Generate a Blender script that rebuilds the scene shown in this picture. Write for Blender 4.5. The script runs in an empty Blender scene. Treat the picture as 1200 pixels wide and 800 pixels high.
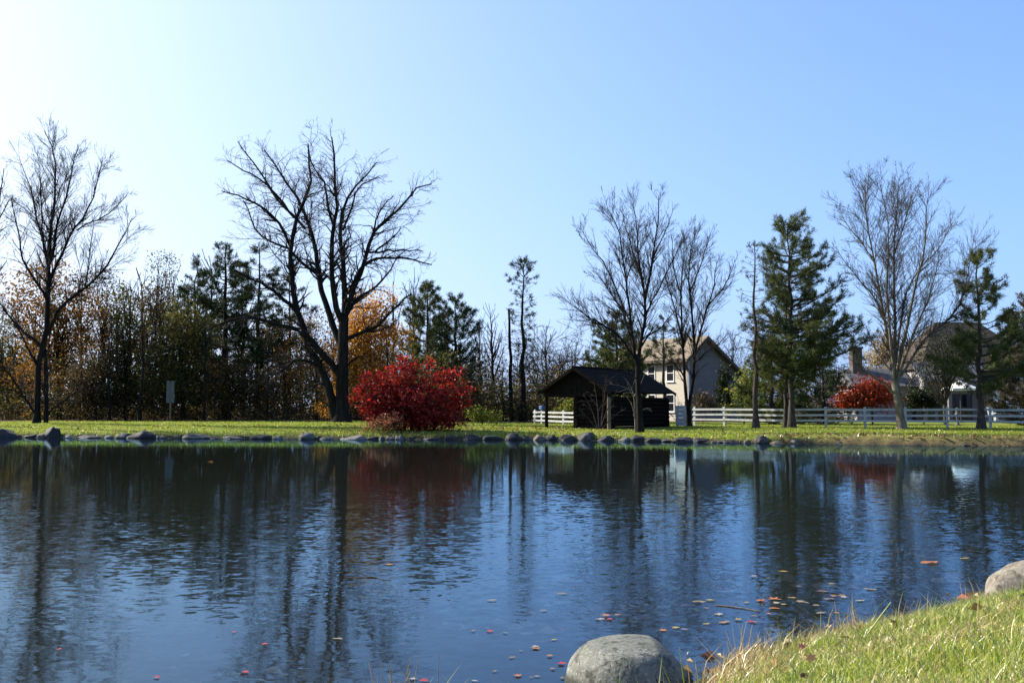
import bpy, math, random
import numpy as np
from mathutils import Vector, Matrix

SC = bpy.context.scene
COL = SC.collection

# ------------------------------------------------------------------ camera
CAM_Z, F = 1.6, 1180.0            # eye height above the pond, focal length in photo pixels
PITCH = math.atan(76.0 / F)
cam_d = bpy.data.cameras.new("camera")
cam_d.sensor_width = 36.0
cam_d.lens = F / 1200.0 * 36.0
cam_d.clip_start, cam_d.clip_end = 0.1, 3000.0
cam = bpy.data.objects.new("camera", cam_d)
cam.location = (0, 0, CAM_Z)
cam.rotation_euler = (math.radians(90) + PITCH, 0, 0)
COL.objects.link(cam)
SC.camera = cam

# ------------------------------------------------------------------ sky and sun
SUN_EL, SUN_AZ = math.radians(31), math.radians(-64)     # azimuth from +Y, negative = towards -X
world = bpy.data.worlds.new("World")
SC.world = world
world.use_nodes = True
wn = world.node_tree
wn.nodes.clear()
sky = wn.nodes.new("ShaderNodeTexSky")
sky.sky_type = 'NISHITA'
sky.sun_disc = False
sky.sun_elevation = SUN_EL
sky.sun_rotation = SUN_AZ
sky.altitude = 0
sky.air_density = 0.45
sky.dust_density = 3.0
sky.ozone_density = 6.0
bg = wn.nodes.new("ShaderNodeBackground")
bg.inputs[1].default_value = 0.14
wo = wn.nodes.new("ShaderNodeOutputWorld")
# white balance and a soft shoulder, as the hazy air round the sun has in the photograph: t / (1 + t / 1.8)


def _vm(op, a_, b_):
    n_ = wn.nodes.new("ShaderNodeVectorMath")
    n_.operation = op
    for i_, x_ in enumerate((a_, b_)):
        if isinstance(x_, tuple): n_.inputs[i_].default_value = x_
        else: wn.links.new(x_, n_.inputs[i_])
    return n_.outputs[0]


wb = _vm('MULTIPLY', sky.outputs[0], (.55, .70, 1.2))
den = _vm('ADD', _vm('MULTIPLY', wb, (1 / 1.8,) * 3), (1.0, 1.0, 1.0))
wn.links.new(_vm('MULTIPLY', _vm('DIVIDE', wb, den), (3.15,) * 3), bg.inputs[0])
wn.links.new(bg.outputs[0], wo.inputs[0])
S = Vector((math.sin(SUN_AZ) * math.cos(SUN_EL), math.cos(SUN_AZ) * math.cos(SUN_EL), math.sin(SUN_EL)))
sun_d = bpy.data.lights.new("sun", 'SUN')
sun_d.energy = 5.0
sun_d.angle = math.radians(0.53)
sun_d.color = (1.0, 0.93, 0.82)
sun = bpy.data.objects.new("sun", sun_d)
sun.rotation_euler = S.to_track_quat('Z', 'Y').to_euler()
sun.location = (-40, 20, 60)
COL.objects.link(sun)
SC.view_settings.view_transform = 'Standard'
SC.view_settings.look = 'None'
SC.view_settings.exposure = 1.18
SC.view_settings.gamma = 1.0
SC.cycles.max_bounces = 8
SC.cycles.transparent_max_bounces = 8
SC.cycles.caustics_reflective = False
SC.cycles.caustics_refractive = False

# ------------------------------------------------------------------ helpers
CP, SP = math.cos(PITCH), math.sin(PITCH)


def at(px, py, Y):
    """photo pixel + distance -> point in the place"""
    u, v = (px - 600.0) / F, (400.0 - py) / F
    t = Y / (CP - SP * v)
    return np.array((u * t, Y, CAM_Z + (SP + CP * v) * t))


def zat(py, Y):
    return at(600, py, Y)[2]


def tag(o, label=None, cat=None, group=None, kind=None):
    if label: o["label"] = label
    if cat: o["category"] = cat
    if group: o["group"] = group
    if kind: o["kind"] = kind
    return o


def empty(name, loc, label, cat, group=None):
    o = bpy.data.objects.new(name, None)
    o.location = Vector(loc)
    o.empty_display_size = 0.2
    COL.objects.link(o)
    return tag(o, label, cat, group)


def mesh_data(name, V, F_, mats, smooth=False, midx=None):
    """V (n,3); F_ either one array of faces or a list of arrays (tris / quads)"""
    V = np.asarray(V, dtype=np.float32).reshape(-1, 3)
    Fs = F_ if isinstance(F_, list) else [F_]
    Fs = [np.asarray(f, dtype=np.int32) for f in Fs if len(f)]
    me = bpy.data.meshes.new(name)
    me.vertices.add(len(V))
    me.vertices.foreach_set("co", V.ravel())
    loops = np.concatenate([f.ravel() for f in Fs])
    tot = np.concatenate([np.full(len(f), f.shape[1], dtype=np.int32) for f in Fs])
    st = np.concatenate(([0], np.cumsum(tot)[:-1])).astype(np.int32)
    me.loops.add(len(loops))
    me.loops.foreach_set("vertex_index", loops)
    me.polygons.add(len(tot))
    me.polygons.foreach_set("loop_start", st)
    me.polygons.foreach_set("loop_total", tot)
    for m in (mats if isinstance(mats, (list, tuple)) else [mats]):
        me.materials.append(m)
    if smooth:
        me.polygons.foreach_set("use_smooth", np.ones(len(tot), dtype=bool))
    if midx is not None:
        me.polygons.foreach_set("material_index", np.asarray(midx, dtype=np.int32))
    me.update(calc_edges=True)
    return me


def mk(name, V, F_, mats, parent=None, loc=None, smooth=False, midx=None):
    o = bpy.data.objects.new(name, mesh_data(name, V, F_, mats, smooth, midx))
    COL.objects.link(o)
    if parent is not None: o.parent = parent
    if loc is not None: o.location = Vector(loc)
    return o


class MB:
    """collects simple solids into one mesh"""
    def __init__(self): self.v, self.f = [], []

    def add(self, V, Fc):
        n = len(self.v)
        self.v += [tuple(p) for p in V]
        self.f += [tuple(i + n for i in q) for q in Fc]
        return self

    def box(self, x0, x1, y0, y1, z0, z1, M=None):
        V = [(x, y, z) for z in (z0, z1) for y in (y0, y1) for x in (x0, x1)]
        if M is not None: V = [tuple(M @ Vector(p)) for p in V]
        return self.add(V, [(0, 2, 3, 1), (4, 5, 7, 6), (0, 1, 5, 4), (2, 6, 7, 3), (0, 4, 6, 2), (1, 3, 7, 5)])

    def prism(self, poly, d, M=None):
        """poly: list of 3D points, d: extrusion vector"""
        n = len(poly)
        V = [Vector(p) for p in poly] + [Vector(p) + Vector(d) for p in poly]
        if M is not None: V = [M @ p for p in V]
        Fc = [tuple(range(n))[::-1], tuple(range(n, 2 * n))]
        Fc += [(i, (i + 1) % n, n + (i + 1) % n, n + i) for i in range(n)]
        return self.add(V, Fc)

    def cyl(self, p, q, r0, r1, s=10):
        p, q = Vector(p), Vector(q)
        a = (q - p).normalized()
        b = a.orthogonal().normalized(); c = a.cross(b)
        V = []
        for P_, r in ((p, r0), (q, r1)):
            V += [P_ + b * math.cos(t) * r + c * math.sin(t) * r for t in (2 * math.pi * k / s for k in range(s))]
        Fc = [(i, (i + 1) % s, s + (i + 1) % s, s + i) for i in range(s)]
        Fc += [tuple(range(s))[::-1], tuple(range(s, 2 * s))]
        return self.add(V, Fc)

    def build(self, name, mat, parent=None, loc=None, bevel=0.0):
        me = bpy.data.meshes.new(name)
        me.from_pydata([tuple(p) for p in self.v], [], self.f)
        me.materials.append(mat)
        me.update()
        o = bpy.data.objects.new(name, me)
        COL.objects.link(o)
        if parent is not None: o.parent = parent
        if loc is not None: o.location = Vector(loc)
        if bevel:
            m = o.modifiers.new("bevel", 'BEVEL'); m.width = bevel; m.segments = 2; m.limit_method = 'ANGLE'
        return o


# ------------------------------------------------------------------ materials
def nt(name):
    m = bpy.data.materials.new(name)
    m.use_nodes = True
    t = m.node_tree
    t.nodes.clear()
    return m, t, t.nodes, t.links


def ramp(N, stops, interp='LINEAR'):
    r = N.new("ShaderNodeValToRGB")
    cr = r.color_ramp
    cr.interpolation = interp
    while len(cr.elements) < len(stops): cr.elements.new(0.5)
    for e, (p, c) in zip(cr.elements, stops):
        e.position = p; e.color = (c[0], c[1], c[2], 1)
    return r


def surf_mat(name, cols, scale=8.0, rough=0.8, bump=0.3, bscale=None, stretch=(1, 1, 1), spec=0.3, dist=0.02):
    """rough mottled surface: stone, bark, wood, paint"""
    m, t, N, L = nt(name)
    out = N.new("ShaderNodeOutputMaterial"); b = N.new("ShaderNodeBsdfPrincipled")
    tc = N.new("ShaderNodeTexCoord"); mp = N.new("ShaderNodeMapping")
    mp.inputs['Scale'].default_value = stretch
    L.new(tc.outputs['Object'], mp.inputs[0])
    no = N.new("ShaderNodeTexNoise"); no.inputs['Scale'].default_value = scale; no.inputs['Detail'].default_value = 6
    no.inputs['Roughness'].default_value = 0.65
    L.new(mp.outputs[0], no.inputs['Vector'])
    k = len(cols)
    r = ramp(N, [(0.3 + 0.4 * i / max(1, k - 1), c) for i, c in enumerate(cols)])
    L.new(no.outputs[0], r.inputs[0]); L.new(r.outputs[0], b.inputs['Base Color'])
    n2 = N.new("ShaderNodeTexNoise"); n2.inputs['Scale'].default_value = bscale or scale * 3; n2.inputs['Detail'].default_value = 5
    L.new(mp.outputs[0], n2.inputs['Vector'])
    bp = N.new("ShaderNodeBump"); bp.inputs['Strength'].default_value = bump; bp.inputs['Distance'].default_value = dist
    L.new(n2.outputs[0], bp.inputs['Height']); L.new(bp.outputs[0], b.inputs['Normal'])
    b.inputs['Roughness'].default_value = rough
    b.inputs['Specular IOR Level'].default_value = spec
    L.new(b.outputs[0], out.inputs[0])
    return m


def leaf_mat(name, cols, trans=0.4, rough=0.5, gloss=0.015):
    """foliage: every leaf its own tone, part of the light passes through"""
    m, t, N, L = nt(name)
    out = N.new("ShaderNodeOutputMaterial")
    g = N.new("ShaderNodeNewGeometry")
    k = len(cols)
    r = ramp(N, [(i / max(1, k - 1), c) for i, c in enumerate(cols)])
    L.new(g.outputs['Random Per Island'], r.inputs[0])
    d = N.new("ShaderNodeBsdfDiffuse"); tr = N.new("ShaderNodeBsdfTranslucent"); gl = N.new("ShaderNodeBsdfGlossy")
    gl.inputs['Roughness'].default_value = rough
    L.new(r.outputs[0], d.inputs[0]); L.new(r.outputs[0], tr.inputs[0])
    a = N.new("ShaderNodeMixShader"); a.inputs[0].default_value = trans
    L.new(d.outputs[0], a.inputs[1]); L.new(tr.outputs[0], a.inputs[2])
    c = N.new("ShaderNodeMixShader"); c.inputs[0].default_value = gloss
    L.new(a.outputs[0], c.inputs[1]); L.new(gl.outputs[0], c.inputs[2])
    L.new(c.outputs[0], out.inputs[0])
    return m


M = {}
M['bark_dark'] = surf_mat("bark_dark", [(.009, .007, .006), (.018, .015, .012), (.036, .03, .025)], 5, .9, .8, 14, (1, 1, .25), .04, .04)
M['bark_grey'] = surf_mat("bark_grey", [(.03, .026, .022), (.06, .052, .044), (.1, .09, .075)], 6, .9, .7, 16, (1, 1, .3), .15, .03)
M['bark_pale'] = surf_mat("bark_pale", [(.07, .058, .042), (.13, .11, .08), (.22, .19, .14)], 5, .9, .6, 15, (1, 1, .35), .15, .03)
M['bark_pine'] = surf_mat("bark_pine", [(.025, .02, .016), (.055, .044, .036), (.11, .09, .075)], 7, .9, .9, 12, (1, 1, .4), .1, .04)
M['twig'] = surf_mat("twig", [(.022, .018, .016), (.045, .037, .032)], 3, .9, .0, spec=.1)
M['twig_red'] = surf_mat("twig_red", [(.05, .038, .03), (.1, .08, .06)], 3, .9, .0, spec=.1)
M['twig_grey'] = surf_mat("twig_grey", [(.03, .026, .023), (.06, .053, .047)], 3, .9, .0, spec=.1)

M['needle'] = leaf_mat("needle", [(.02, .032, .012), (.036, .054, .018), (.06, .075, .026)], .2, .5, .015)
M['needle_olive'] = leaf_mat("needle_olive", [(.05, .068, .02), (.085, .105, .03), (.13, .135, .05)], .25, .5, .015)
M['needle_yellow'] = leaf_mat("needle_yellow", [(.045, .07, .014), (.085, .11, .022), (.13, .12, .03)], .3, .5, .015)
M['needle_brown'] = leaf_mat("needle_brown", [(.045, .045, .018), (.075, .06, .03), (.10, .065, .035)], .25, .5, .04)
M['leaf_rust'] = leaf_mat("leaf_rust", [(.10, .048, .013), (.22, .10, .018), (.33, .16, .026), (.17, .11, .028)], .45)
M['leaf_gold'] = leaf_mat("leaf_gold", [(.28, .12, .02), (.5, .23, .03), (.65, .34, .05), (.38, .18, .035)], .55)
M['leaf_red'] = leaf_mat("leaf_red", [(.10, .008, .008), (.28, .013, .013), (.48, .028, .02), (.30, .045, .02), (.13, .025, .015)], .45, .4, .02)
M['leaf_redorange'] = leaf_mat("leaf_redorange", [(.22, .03, .012), (.40, .055, .02), (.5, .10, .03)], .4)
M['leaf_pink'] = leaf_mat("leaf_pink", [(.28, .08, .05), (.36, .13, .07), (.17, .16, .05)], .4)
M['leaf_olive'] = leaf_mat("leaf_olive", [(.03, .034, .010), (.055, .06, .015), (.10, .095, .022), (.085, .05, .016)], .55)
M['leaf_brown'] = leaf_mat("leaf_brown", [(.032, .023, .012), (.065, .045, .022), (.10, .066, .03), (.05, .048, .015)], .5)
M['leaf_tan'] = leaf_mat("leaf_tan", [(.22, .15, .06), (.36, .26, .11), (.46, .35, .16)], .4)
M['leaf_lime'] = leaf_mat("leaf_lime", [(.10, .13, .02), (.20, .22, .03), (.28, .24, .04)], .5)
M['leaf_dark'] = leaf_mat("leaf_dark", [(.015, .022, .01), (.03, .038, .014), (.045, .05, .018)], .25)
M['grass_blade'] = leaf_mat("grass_blade", [(.09, .16, .012), (.19, .28, .02), (.32, .40, .04), (.45, .45, .09), (.56, .5, .2)], .5, .4, .06)
M['grass_straw'] = leaf_mat("grass_straw", [(.30, .19, .08), (.48, .34, .15), (.62, .48, .25), (.32, .3, .07)], .35, .4, .06)
M['grass_far'] = leaf_mat("grass_far", [(.12, .19, .012), (.19, .27, .018), (.28, .33, .028), (.34, .30, .06)], .5, .4, .02)
M['leaf_float'] = {
    'red': leaf_mat("fallen_leaf_red", [(.34, .03, .03), (.5, .06, .05)], .25, .35, .1),
    'orange': leaf_mat("fallen_leaf_orange", [(.38, .13, .04), (.5, .2, .06)], .25, .35, .1),
    'yellow': leaf_mat("fallen_leaf_yellow", [(.3, .22, .06), (.4, .3, .09)], .25, .35, .1),
    'tan': leaf_mat("fallen_leaf_tan", [(.2, .15, .085), (.29, .22, .13)], .2, .35, .1),
    'brown': leaf_mat("fallen_leaf_brown", [(.25, .13, .06), (.32, .18, .08)], .2, .35, .1),
    'pale': leaf_mat("fallen_leaf_pale", [(.28, .24, .19), (.38, .34, .28)], .2, .35, .1)}
M['litter'] = leaf_mat("litter", [(.12, .06, .025), (.22, .12, .045), (.27, .17, .075), (.2, .055, .025)], .2)
M['sunk_leaf'] = leaf_mat("sunk_leaf", [(.18, .12, .05), (.42, .3, .15), (.5, .44, .3), (.5, .13, .08)], .1, .5, .02)

M['stone_dark'] = surf_mat("stone_dark", [(.010, .010, .010), (.024, .023, .022), (.046, .043, .04)], 3.5, .75, .6, 9, dist=.03)
M['stone_grey'] = surf_mat("stone_grey", [(.028, .026, .023), (.06, .056, .049), (.12, .112, .10)], 3.5, .8, .5, 9, dist=.03)
M['stone_pale'] = surf_mat("stone_pale", [(.06, .055, .046), (.115, .107, .092), (.19, .18, .155)], 3.5, .8, .5, 9, dist=.03)
M['stone_tan'] = surf_mat("stone_tan", [(.07, .052, .035), (.125, .098, .068), (.18, .148, .105)], 3.5, .8, .5, 9, dist=.03)
M['stone_near'] = surf_mat("stone_near", [(.05, .053, .04), (.10, .104, .08), (.155, .155, .128), (.23, .225, .2)], 7, .85, .5, 45, dist=.008)
M['stone_near_pale'] = surf_mat("stone_near_pale", [(.08, .068, .05), (.15, .13, .1), (.26, .235, .195)], 6, .85, .9, 26, dist=.02)
M['white_paint'] = surf_mat("white_paint", [(.30, .305, .295), (.44, .44, .42), (.54, .535, .51)], 5, .6, .2, 20, (1, 1, 1), .3, .004)
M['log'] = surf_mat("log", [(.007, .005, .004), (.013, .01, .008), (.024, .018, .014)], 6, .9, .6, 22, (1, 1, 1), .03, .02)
M['post_wood'] = surf_mat("post_wood", [(.10, .075, .05), (.17, .13, .09), (.22, .18, .13)], 6, .9, .5, 22, (1, 1, .3), .15, .01)
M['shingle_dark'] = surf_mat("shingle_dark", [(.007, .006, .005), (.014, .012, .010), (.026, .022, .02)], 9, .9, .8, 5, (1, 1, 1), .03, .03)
M['roof_tan'] = surf_mat("roof_tan", [(.14, .11, .075), (.19, .155, .11), (.24, .195, .145)], 4, .9, .6, 9, (1, 1, 1), .15, .03)
M['roof_brown'] = surf_mat("roof_brown", [(.035, .026, .02), (.055, .042, .033), (.08, .062, .048)], 4, .9, .6, 9, (1, 1, 1), .15, .03)
M['roof_grey'] = surf_mat("roof_grey", [(.06, .062, .07), (.09, .093, .1), (.12, .122, .13)], 4, .9, .6, 9, (1, 1, 1), .15, .03)
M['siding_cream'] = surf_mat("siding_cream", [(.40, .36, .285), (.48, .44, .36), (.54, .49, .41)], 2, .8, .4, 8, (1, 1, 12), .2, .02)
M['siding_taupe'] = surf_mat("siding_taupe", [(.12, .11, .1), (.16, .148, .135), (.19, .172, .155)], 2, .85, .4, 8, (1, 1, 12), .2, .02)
M['siding_lilac'] = surf_mat("siding_lilac", [(.2, .18, .18), (.27, .25, .25), (.31, .29, .29)], 2, .85, .4, 8, (1, 1, 12), .2, .02)
M['trim_brown'] = surf_mat("trim_brown", [(.06, .045, .035), (.10, .078, .06)], 5, .8, .2, 15)
M['trim_white'] = surf_mat("trim_white", [(.7, .69, .66), (.8, .79, .76)], 4, .6, .1, 15)
M['brick'] = surf_mat("brick", [(.06, .045, .04), (.09, .068, .06), (.12, .095, .085)], 14, .9, .5, 30)
M['canvas'] = surf_mat("canvas", [(.66, .63, .55), (.76, .74, .68)], 3, .9, .2, 12)
M['metal_dark'] = surf_mat("metal_dark", [(.04, .04, .045), (.07, .07, .075)], 4, .5, .1, 15, spec=.5)
M['sign_grey'] = surf_mat("sign_grey", [(.06, .066, .072), (.10, .106, .112)], 4, .6, .1, 15, spec=.4)
M['blue_paint'] = surf_mat("blue_paint", [(.04, .09, .22), (.06, .13, .3)], 6, .6, .1, 15)


def boulder_mat(name, cols, wet):
    m = surf_mat(name, cols, 7, .85, .6, 40, dist=.01)
    t = m.node_tree; N, L = t.nodes, t.links
    b = next(n for n in N if n.type == 'BSDF_PRINCIPLED')
    base = b.inputs['Base Color'].links[0].from_socket
    tc = next(n for n in N if n.type == 'TEX_COORD')

    def rmp(sock, a, c):
        r = ramp(N, [(a, (0, 0, 0)), (c, (1, 1, 1))]); L.new(sock, r.inputs[0]); return r.outputs[0]

    def mix(f, a, col):
        x = N.new("ShaderNodeMix"); x.data_type = 'RGBA'
        L.new(f, x.inputs[0]); L.new(a, x.inputs[6]); x.inputs[7].default_value = (*col, 1); return x.outputs[2]
    nz = N.new("ShaderNodeTexNoise"); nz.inputs['Scale'].default_value = 4; nz.inputs['Detail'].default_value = 4
    L.new(tc.outputs['Object'], nz.inputs['Vector'])
    vo = N.new("ShaderNodeTexVoronoi"); vo.feature = 'DISTANCE_TO_EDGE'; vo.inputs['Scale'].default_value = 3.1
    wv = N.new("ShaderNodeVectorMath"); wv.operation = 'ADD'
    L.new(tc.outputs['Object'], wv.inputs[0]); L.new(nz.outputs['Color'], wv.inputs[1]); L.new(wv.outputs[0], vo.inputs['Vector'])
    cr = N.new("ShaderNodeMath"); cr.operation = 'LESS_THAN'; cr.inputs[1].default_value = .008
    L.new(vo.outputs['Distance'], cr.inputs[0])
    n2 = N.new("ShaderNodeTexNoise"); n2.inputs['Scale'].default_value = 60; n2.inputs['Detail'].default_value = 3
    L.new(tc.outputs['Object'], n2.inputs['Vector'])
    c = mix(rmp(n2.outputs[0], .60, .68), base, tuple(min(1, v * 1.25) for v in cols[-1]))
    n3 = N.new("ShaderNodeTexNoise"); n3.inputs['Scale'].default_value = 13; n3.inputs['Detail'].default_value = 5
    L.new(tc.outputs['Object'], n3.inputs['Vector'])
    c = mix(rmp(n3.outputs[0], .56, .66), c, tuple(v * .7 for v in cols[0]))
    c = mix(cr.outputs[0], c, tuple(v * .5 for v in cols[0]))
    if wet is not None:
        sp = N.new("ShaderNodeSeparateXYZ"); L.new(tc.outputs['Object'], sp.inputs[0])
        ad = N.new("ShaderNodeMath"); ad.operation = 'MULTIPLY_ADD'; ad.inputs[1].default_value = -.06
        L.new(nz.outputs[0], ad.inputs[0]); L.new(sp.outputs[2], ad.inputs[2])
        c = mix(_inv(N, L, ad.outputs[0], wet), c, tuple(v * .5 for v in cols[0]))
    L.new(c, b.inputs['Base Color'])
    return m


def _inv(N, L, sock, wet):
    r = N.new("ShaderNodeMapRange"); r.interpolation_type = 'SMOOTHSTEP'
    L.new(sock, r.inputs[0])
    for i, q in enumerate((wet - .01, wet + .025, 1.0, 0.0)): r.inputs[i + 1].default_value = q
    return r.outputs[0]


def glass_mat():
    m, t, N, L = nt("window_glass")
    out = N.new("ShaderNodeOutputMaterial"); b = N.new("ShaderNodeBsdfPrincipled")
    b.inputs['Base Color'].default_value = (.012, .014, .018, 1)
    b.inputs['Roughness'].default_value = .06
    b.inputs['Specular IOR Level'].default_value = .5
    L.new(b.outputs[0], out.inputs[0])
    return m


M['glass'] = glass_mat()
M['stone_near'] = boulder_mat("stone_near_worn", [(.06, .063, .047), (.105, .109, .084), (.15, .15, .124), (.21, .206, .182)], 0.035)
M['stone_near_pale'] = boulder_mat("stone_near_pale_worn", [(.09, .075, .052), (.16, .138, .105), (.26, .235, .19)], None)


def water_mat():
    m, t, N, L = nt("pond_water")
    out = N.new("ShaderNodeOutputMaterial")
    tc = N.new("ShaderNodeTexCoord")

    def vm(op, a=None, b=None):
        n = N.new("ShaderNodeVectorMath"); n.operation = op
        for i, x in enumerate((a, b)):
            if x is None: continue
            if isinstance(x, tuple): n.inputs[i].default_value = x
            else: L.new(x, n.inputs[i])
        return n

    def ma(op, a=None, b=None, clamp=False):
        n = N.new("ShaderNodeMath"); n.operation = op; n.use_clamp = clamp
        for i, x in enumerate((a, b)):
            if x is None: continue
            if isinstance(x, (int, float)): n.inputs[i].default_value = x
            else: L.new(x, n.inputs[i])
        return n.outputs[0]

    def slope(scale, stretch, detail=2.0):
        mp = N.new("ShaderNodeMapping"); mp.inputs['Scale'].default_value = stretch
        L.new(tc.outputs['Object'], mp.inputs[0])
        n = N.new("ShaderNodeTexNoise"); n.inputs['Scale'].default_value = scale; n.inputs['Detail'].default_value = detail
        L.new(mp.outputs[0], n.inputs['Vector'])
        return vm('SUBTRACT', n.outputs['Color'], (.5, .5, .5)).outputs[0]
    # wind patches: ruffled middle of the pond, sheltered far side and near edge
    sep = N.new("ShaderNodeSeparateXYZ"); L.new(tc.outputs['Object'], sep.inputs[0])
    pn = N.new("ShaderNodeTexNoise"); pn.inputs['Scale'].default_value = .16; pn.inputs['Detail'].default_value = 2
    L.new(tc.outputs['Object'], pn.inputs['Vector'])
    yy = ma('ADD', sep.outputs[1], ma('MULTIPLY', ma('SUBTRACT', pn.outputs[0], .5), 14.0))

    def mr(x, a, b, c, d):
        n = N.new("ShaderNodeMapRange"); n.interpolation_type = 'SMOOTHSTEP'
        L.new(x, n.inputs[0])
        for i, q in enumerate((a, b, c, d)): n.inputs[i + 1].default_value = q
        return n.outputs[0]
    far = mr(yy, 13, 25, 1.0, .13)
    near = mr(yy, 5.5, 11, .30, 1.0)
    patch = ma('ADD', .55, ma('MULTIPLY', pn.outputs[0], .9))
    amp = ma('MULTIPLY', ma('MULTIPLY', far, near), patch)
    s1 = slope(11, (.7, 1.15, 1)); s2 = slope(27, (.75, 1.2, 1)); s3 = slope(3.0, (.6, 1.3, 1), 1.0)

    def sc(v, k):
        n = vm('SCALE', v); n.inputs['Scale'].default_value = k
        return n.outputs[0]
    tot = vm('ADD', sc(s1, .14), vm('ADD', sc(s2, .085), sc(s3, .028)).outputs[0]).outputs[0]
    sca = vm('SCALE', tot); L.new(amp, sca.inputs['Scale'])
    flat = vm('MULTIPLY', sca.outputs[0], (.42, 1, 0))
    nrm = vm('NORMALIZE', vm('ADD', flat.outputs[0], (0, 0, 1)).outputs[0]).outputs[0]
    fr = N.new("ShaderNodeFresnel"); fr.inputs[0].default_value = 1.333; L.new(nrm, fr.inputs[1])
    gl = N.new("ShaderNodeBsdfGlossy"); gl.inputs['Roughness'].default_value = .035; L.new(nrm, gl.inputs['Normal'])
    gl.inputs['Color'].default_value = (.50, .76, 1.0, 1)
    tr = N.new("ShaderNodeBsdfTransparent"); tr.inputs[0].default_value = (.86, .90, .88, 1)
    mk_ = N.new("ShaderNodeBsdfDiffuse"); mk_.inputs[0].default_value = (.085, .088, .055, 1)      # silt in the water
    tb = N.new("ShaderNodeMixShader"); tb.inputs[0].default_value = .13
    L.new(tr.outputs[0], tb.inputs[1]); L.new(mk_.outputs[0], tb.inputs[2])
    mx = N.new("ShaderNodeMixShader")
    L.new(fr.outputs[0], mx.inputs[0]); L.new(tb.outputs[0], mx.inputs[1]); L.new(gl.outputs[0], mx.inputs[2])
    L.new(mx.outputs[0], out.inputs[0])
    return m


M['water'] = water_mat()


def ground_mat():
    m, t, N, L = nt("ground_cover")
    out = N.new("ShaderNodeOutputMaterial"); b = N.new("ShaderNodeBsdfPrincipled")
    tc = N.new("ShaderNodeTexCoord")
    at_ = N.new("ShaderNodeAttribute"); at_.attribute_name = "cover"
    sep = N.new("ShaderNodeSeparateColor"); L.new(at_.outputs['Color'], sep.inputs[0])

    def noise(s, d=6):
        n = N.new("ShaderNodeTexNoise"); n.inputs['Scale'].default_value = s; n.inputs['Detail'].default_value = d
        n.inputs['Roughness'].default_value = .7
        L.new(tc.outputs['Object'], n.inputs['Vector']); return n.outputs[0]
    n1, n2, n3 = noise(.8), noise(9), noise(26)
    gr = ramp(N, [(.32, (.09, .13, .014)), (.5, (.15, .19, .02)), (.66, (.22, .21, .045))]); L.new(n1, gr.inputs[0])
    lt = ramp(N, [(.35, (.035, .024, .014)), (.5, (.085, .052, .025)), (.65, (.15, .095, .045))]); L.new(n2, lt.inputs[0])
    dt = ramp(N, [(.35, (.06, .04, .025)), (.5, (.15, .095, .055)), (.66, (.24, .17, .09))]); L.new(n2, dt.inputs[0])
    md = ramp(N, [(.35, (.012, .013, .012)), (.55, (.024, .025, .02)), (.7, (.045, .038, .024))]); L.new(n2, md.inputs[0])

    def mix(f, a, c):
        x = N.new("ShaderNodeMix"); x.data_type = 'RGBA'
        L.new(f, x.inputs[0]); L.new(a, x.inputs[6]); L.new(c, x.inputs[7]); return x.outputs[2]
    c = mix(sep.outputs[0], gr.outputs[0], lt.outputs[0])
    c = mix(sep.outputs[2], c, dt.outputs[0])
    c = mix(sep.outputs[1], c, md.outputs[0])  # dark bed tone, also the shade painted along the far waterline
    L.new(c, b.inputs['Base Color'])
    b.inputs['Roughness'].default_value = .95; b.inputs['Specular IOR Level'].default_value = .1
    bp = N.new("ShaderNodeBump"); bp.inputs['Strength'].default_value = .8; bp.inputs['Distance'].default_value = .03
    L.new(n3, bp.inputs['Height']); L.new(bp.outputs[0], b.inputs['Normal'])
    L.new(b.outputs[0], out.inputs[0])
    return m


M['ground'] = ground_mat()

# ------------------------------------------------------------------ terrain and pond
FAR = [(-70, 56), (-45, 55), (-26.4, 52), (-17, 50.6), (-8.3, 49), (-3, 48.6), (1.6, 48.2), (6, 46.2), (9.4, 44.5), (12.5, 43.2), (16, 42),
       (20.6, 40.5), (28, 38.5), (35, 35)]
NEAR = [(35, 33), (28, 27), (19, 23), (11.5, 16.5), (7.5, 12.4), (5.6, 10.2), (4.6, 9.0), (3.9, 8.35), (2.9, 7.5), (1.96, 6.95), (1.3, 6.4),
        (.95, 5.55), (.5, 5.05), (-.4, 4.9), (-2.5, 4.7), (-6, 4.9), (-14, 6), (-28, 10), (-50, 18), (-70, 30)]
POND = np.array(FAR + NEAR, dtype=float)


def pond_sd(x, y):
    """signed distance to the shoreline, positive on land"""
    x = np.asarray(x, float); y = np.asarray(y, float)
    best = np.full(x.shape, 1e9); ins = np.zeros(x.shape, bool)
    n = len(POND)
    for i in range(n):
        ax, ay = POND[i]; bx, by = POND[(i + 1) % n]
        dx, dy = bx - ax, by - ay
        t = np.clip(((x - ax) * dx + (y - ay) * dy) / (dx * dx + dy * dy), 0, 1)
        best = np.minimum(best, np.hypot(x - ax - t * dx, y - ay - t * dy))
        c = (ay > y) != (by > y)
        with np.errstate(divide='ignore', invalid='ignore'):
            xi = (bx - ax) * (y - ay) / (by - ay if by != ay else 1e-9) + ax
        ins ^= c & (x < xi)
    return np.where(ins, -best, best)


def wav(x, y, s, seed=0.0):
    return (np.sin(x * s + seed) * np.cos(y * s * 1.17 + seed * 2.1) + .5 * np.sin(x * s * 2.3 + y * s * 1.9 + seed * 3.3)
            + .25 * np.sin(x * s * 4.7 - y * s * 4.1 + seed))


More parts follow.
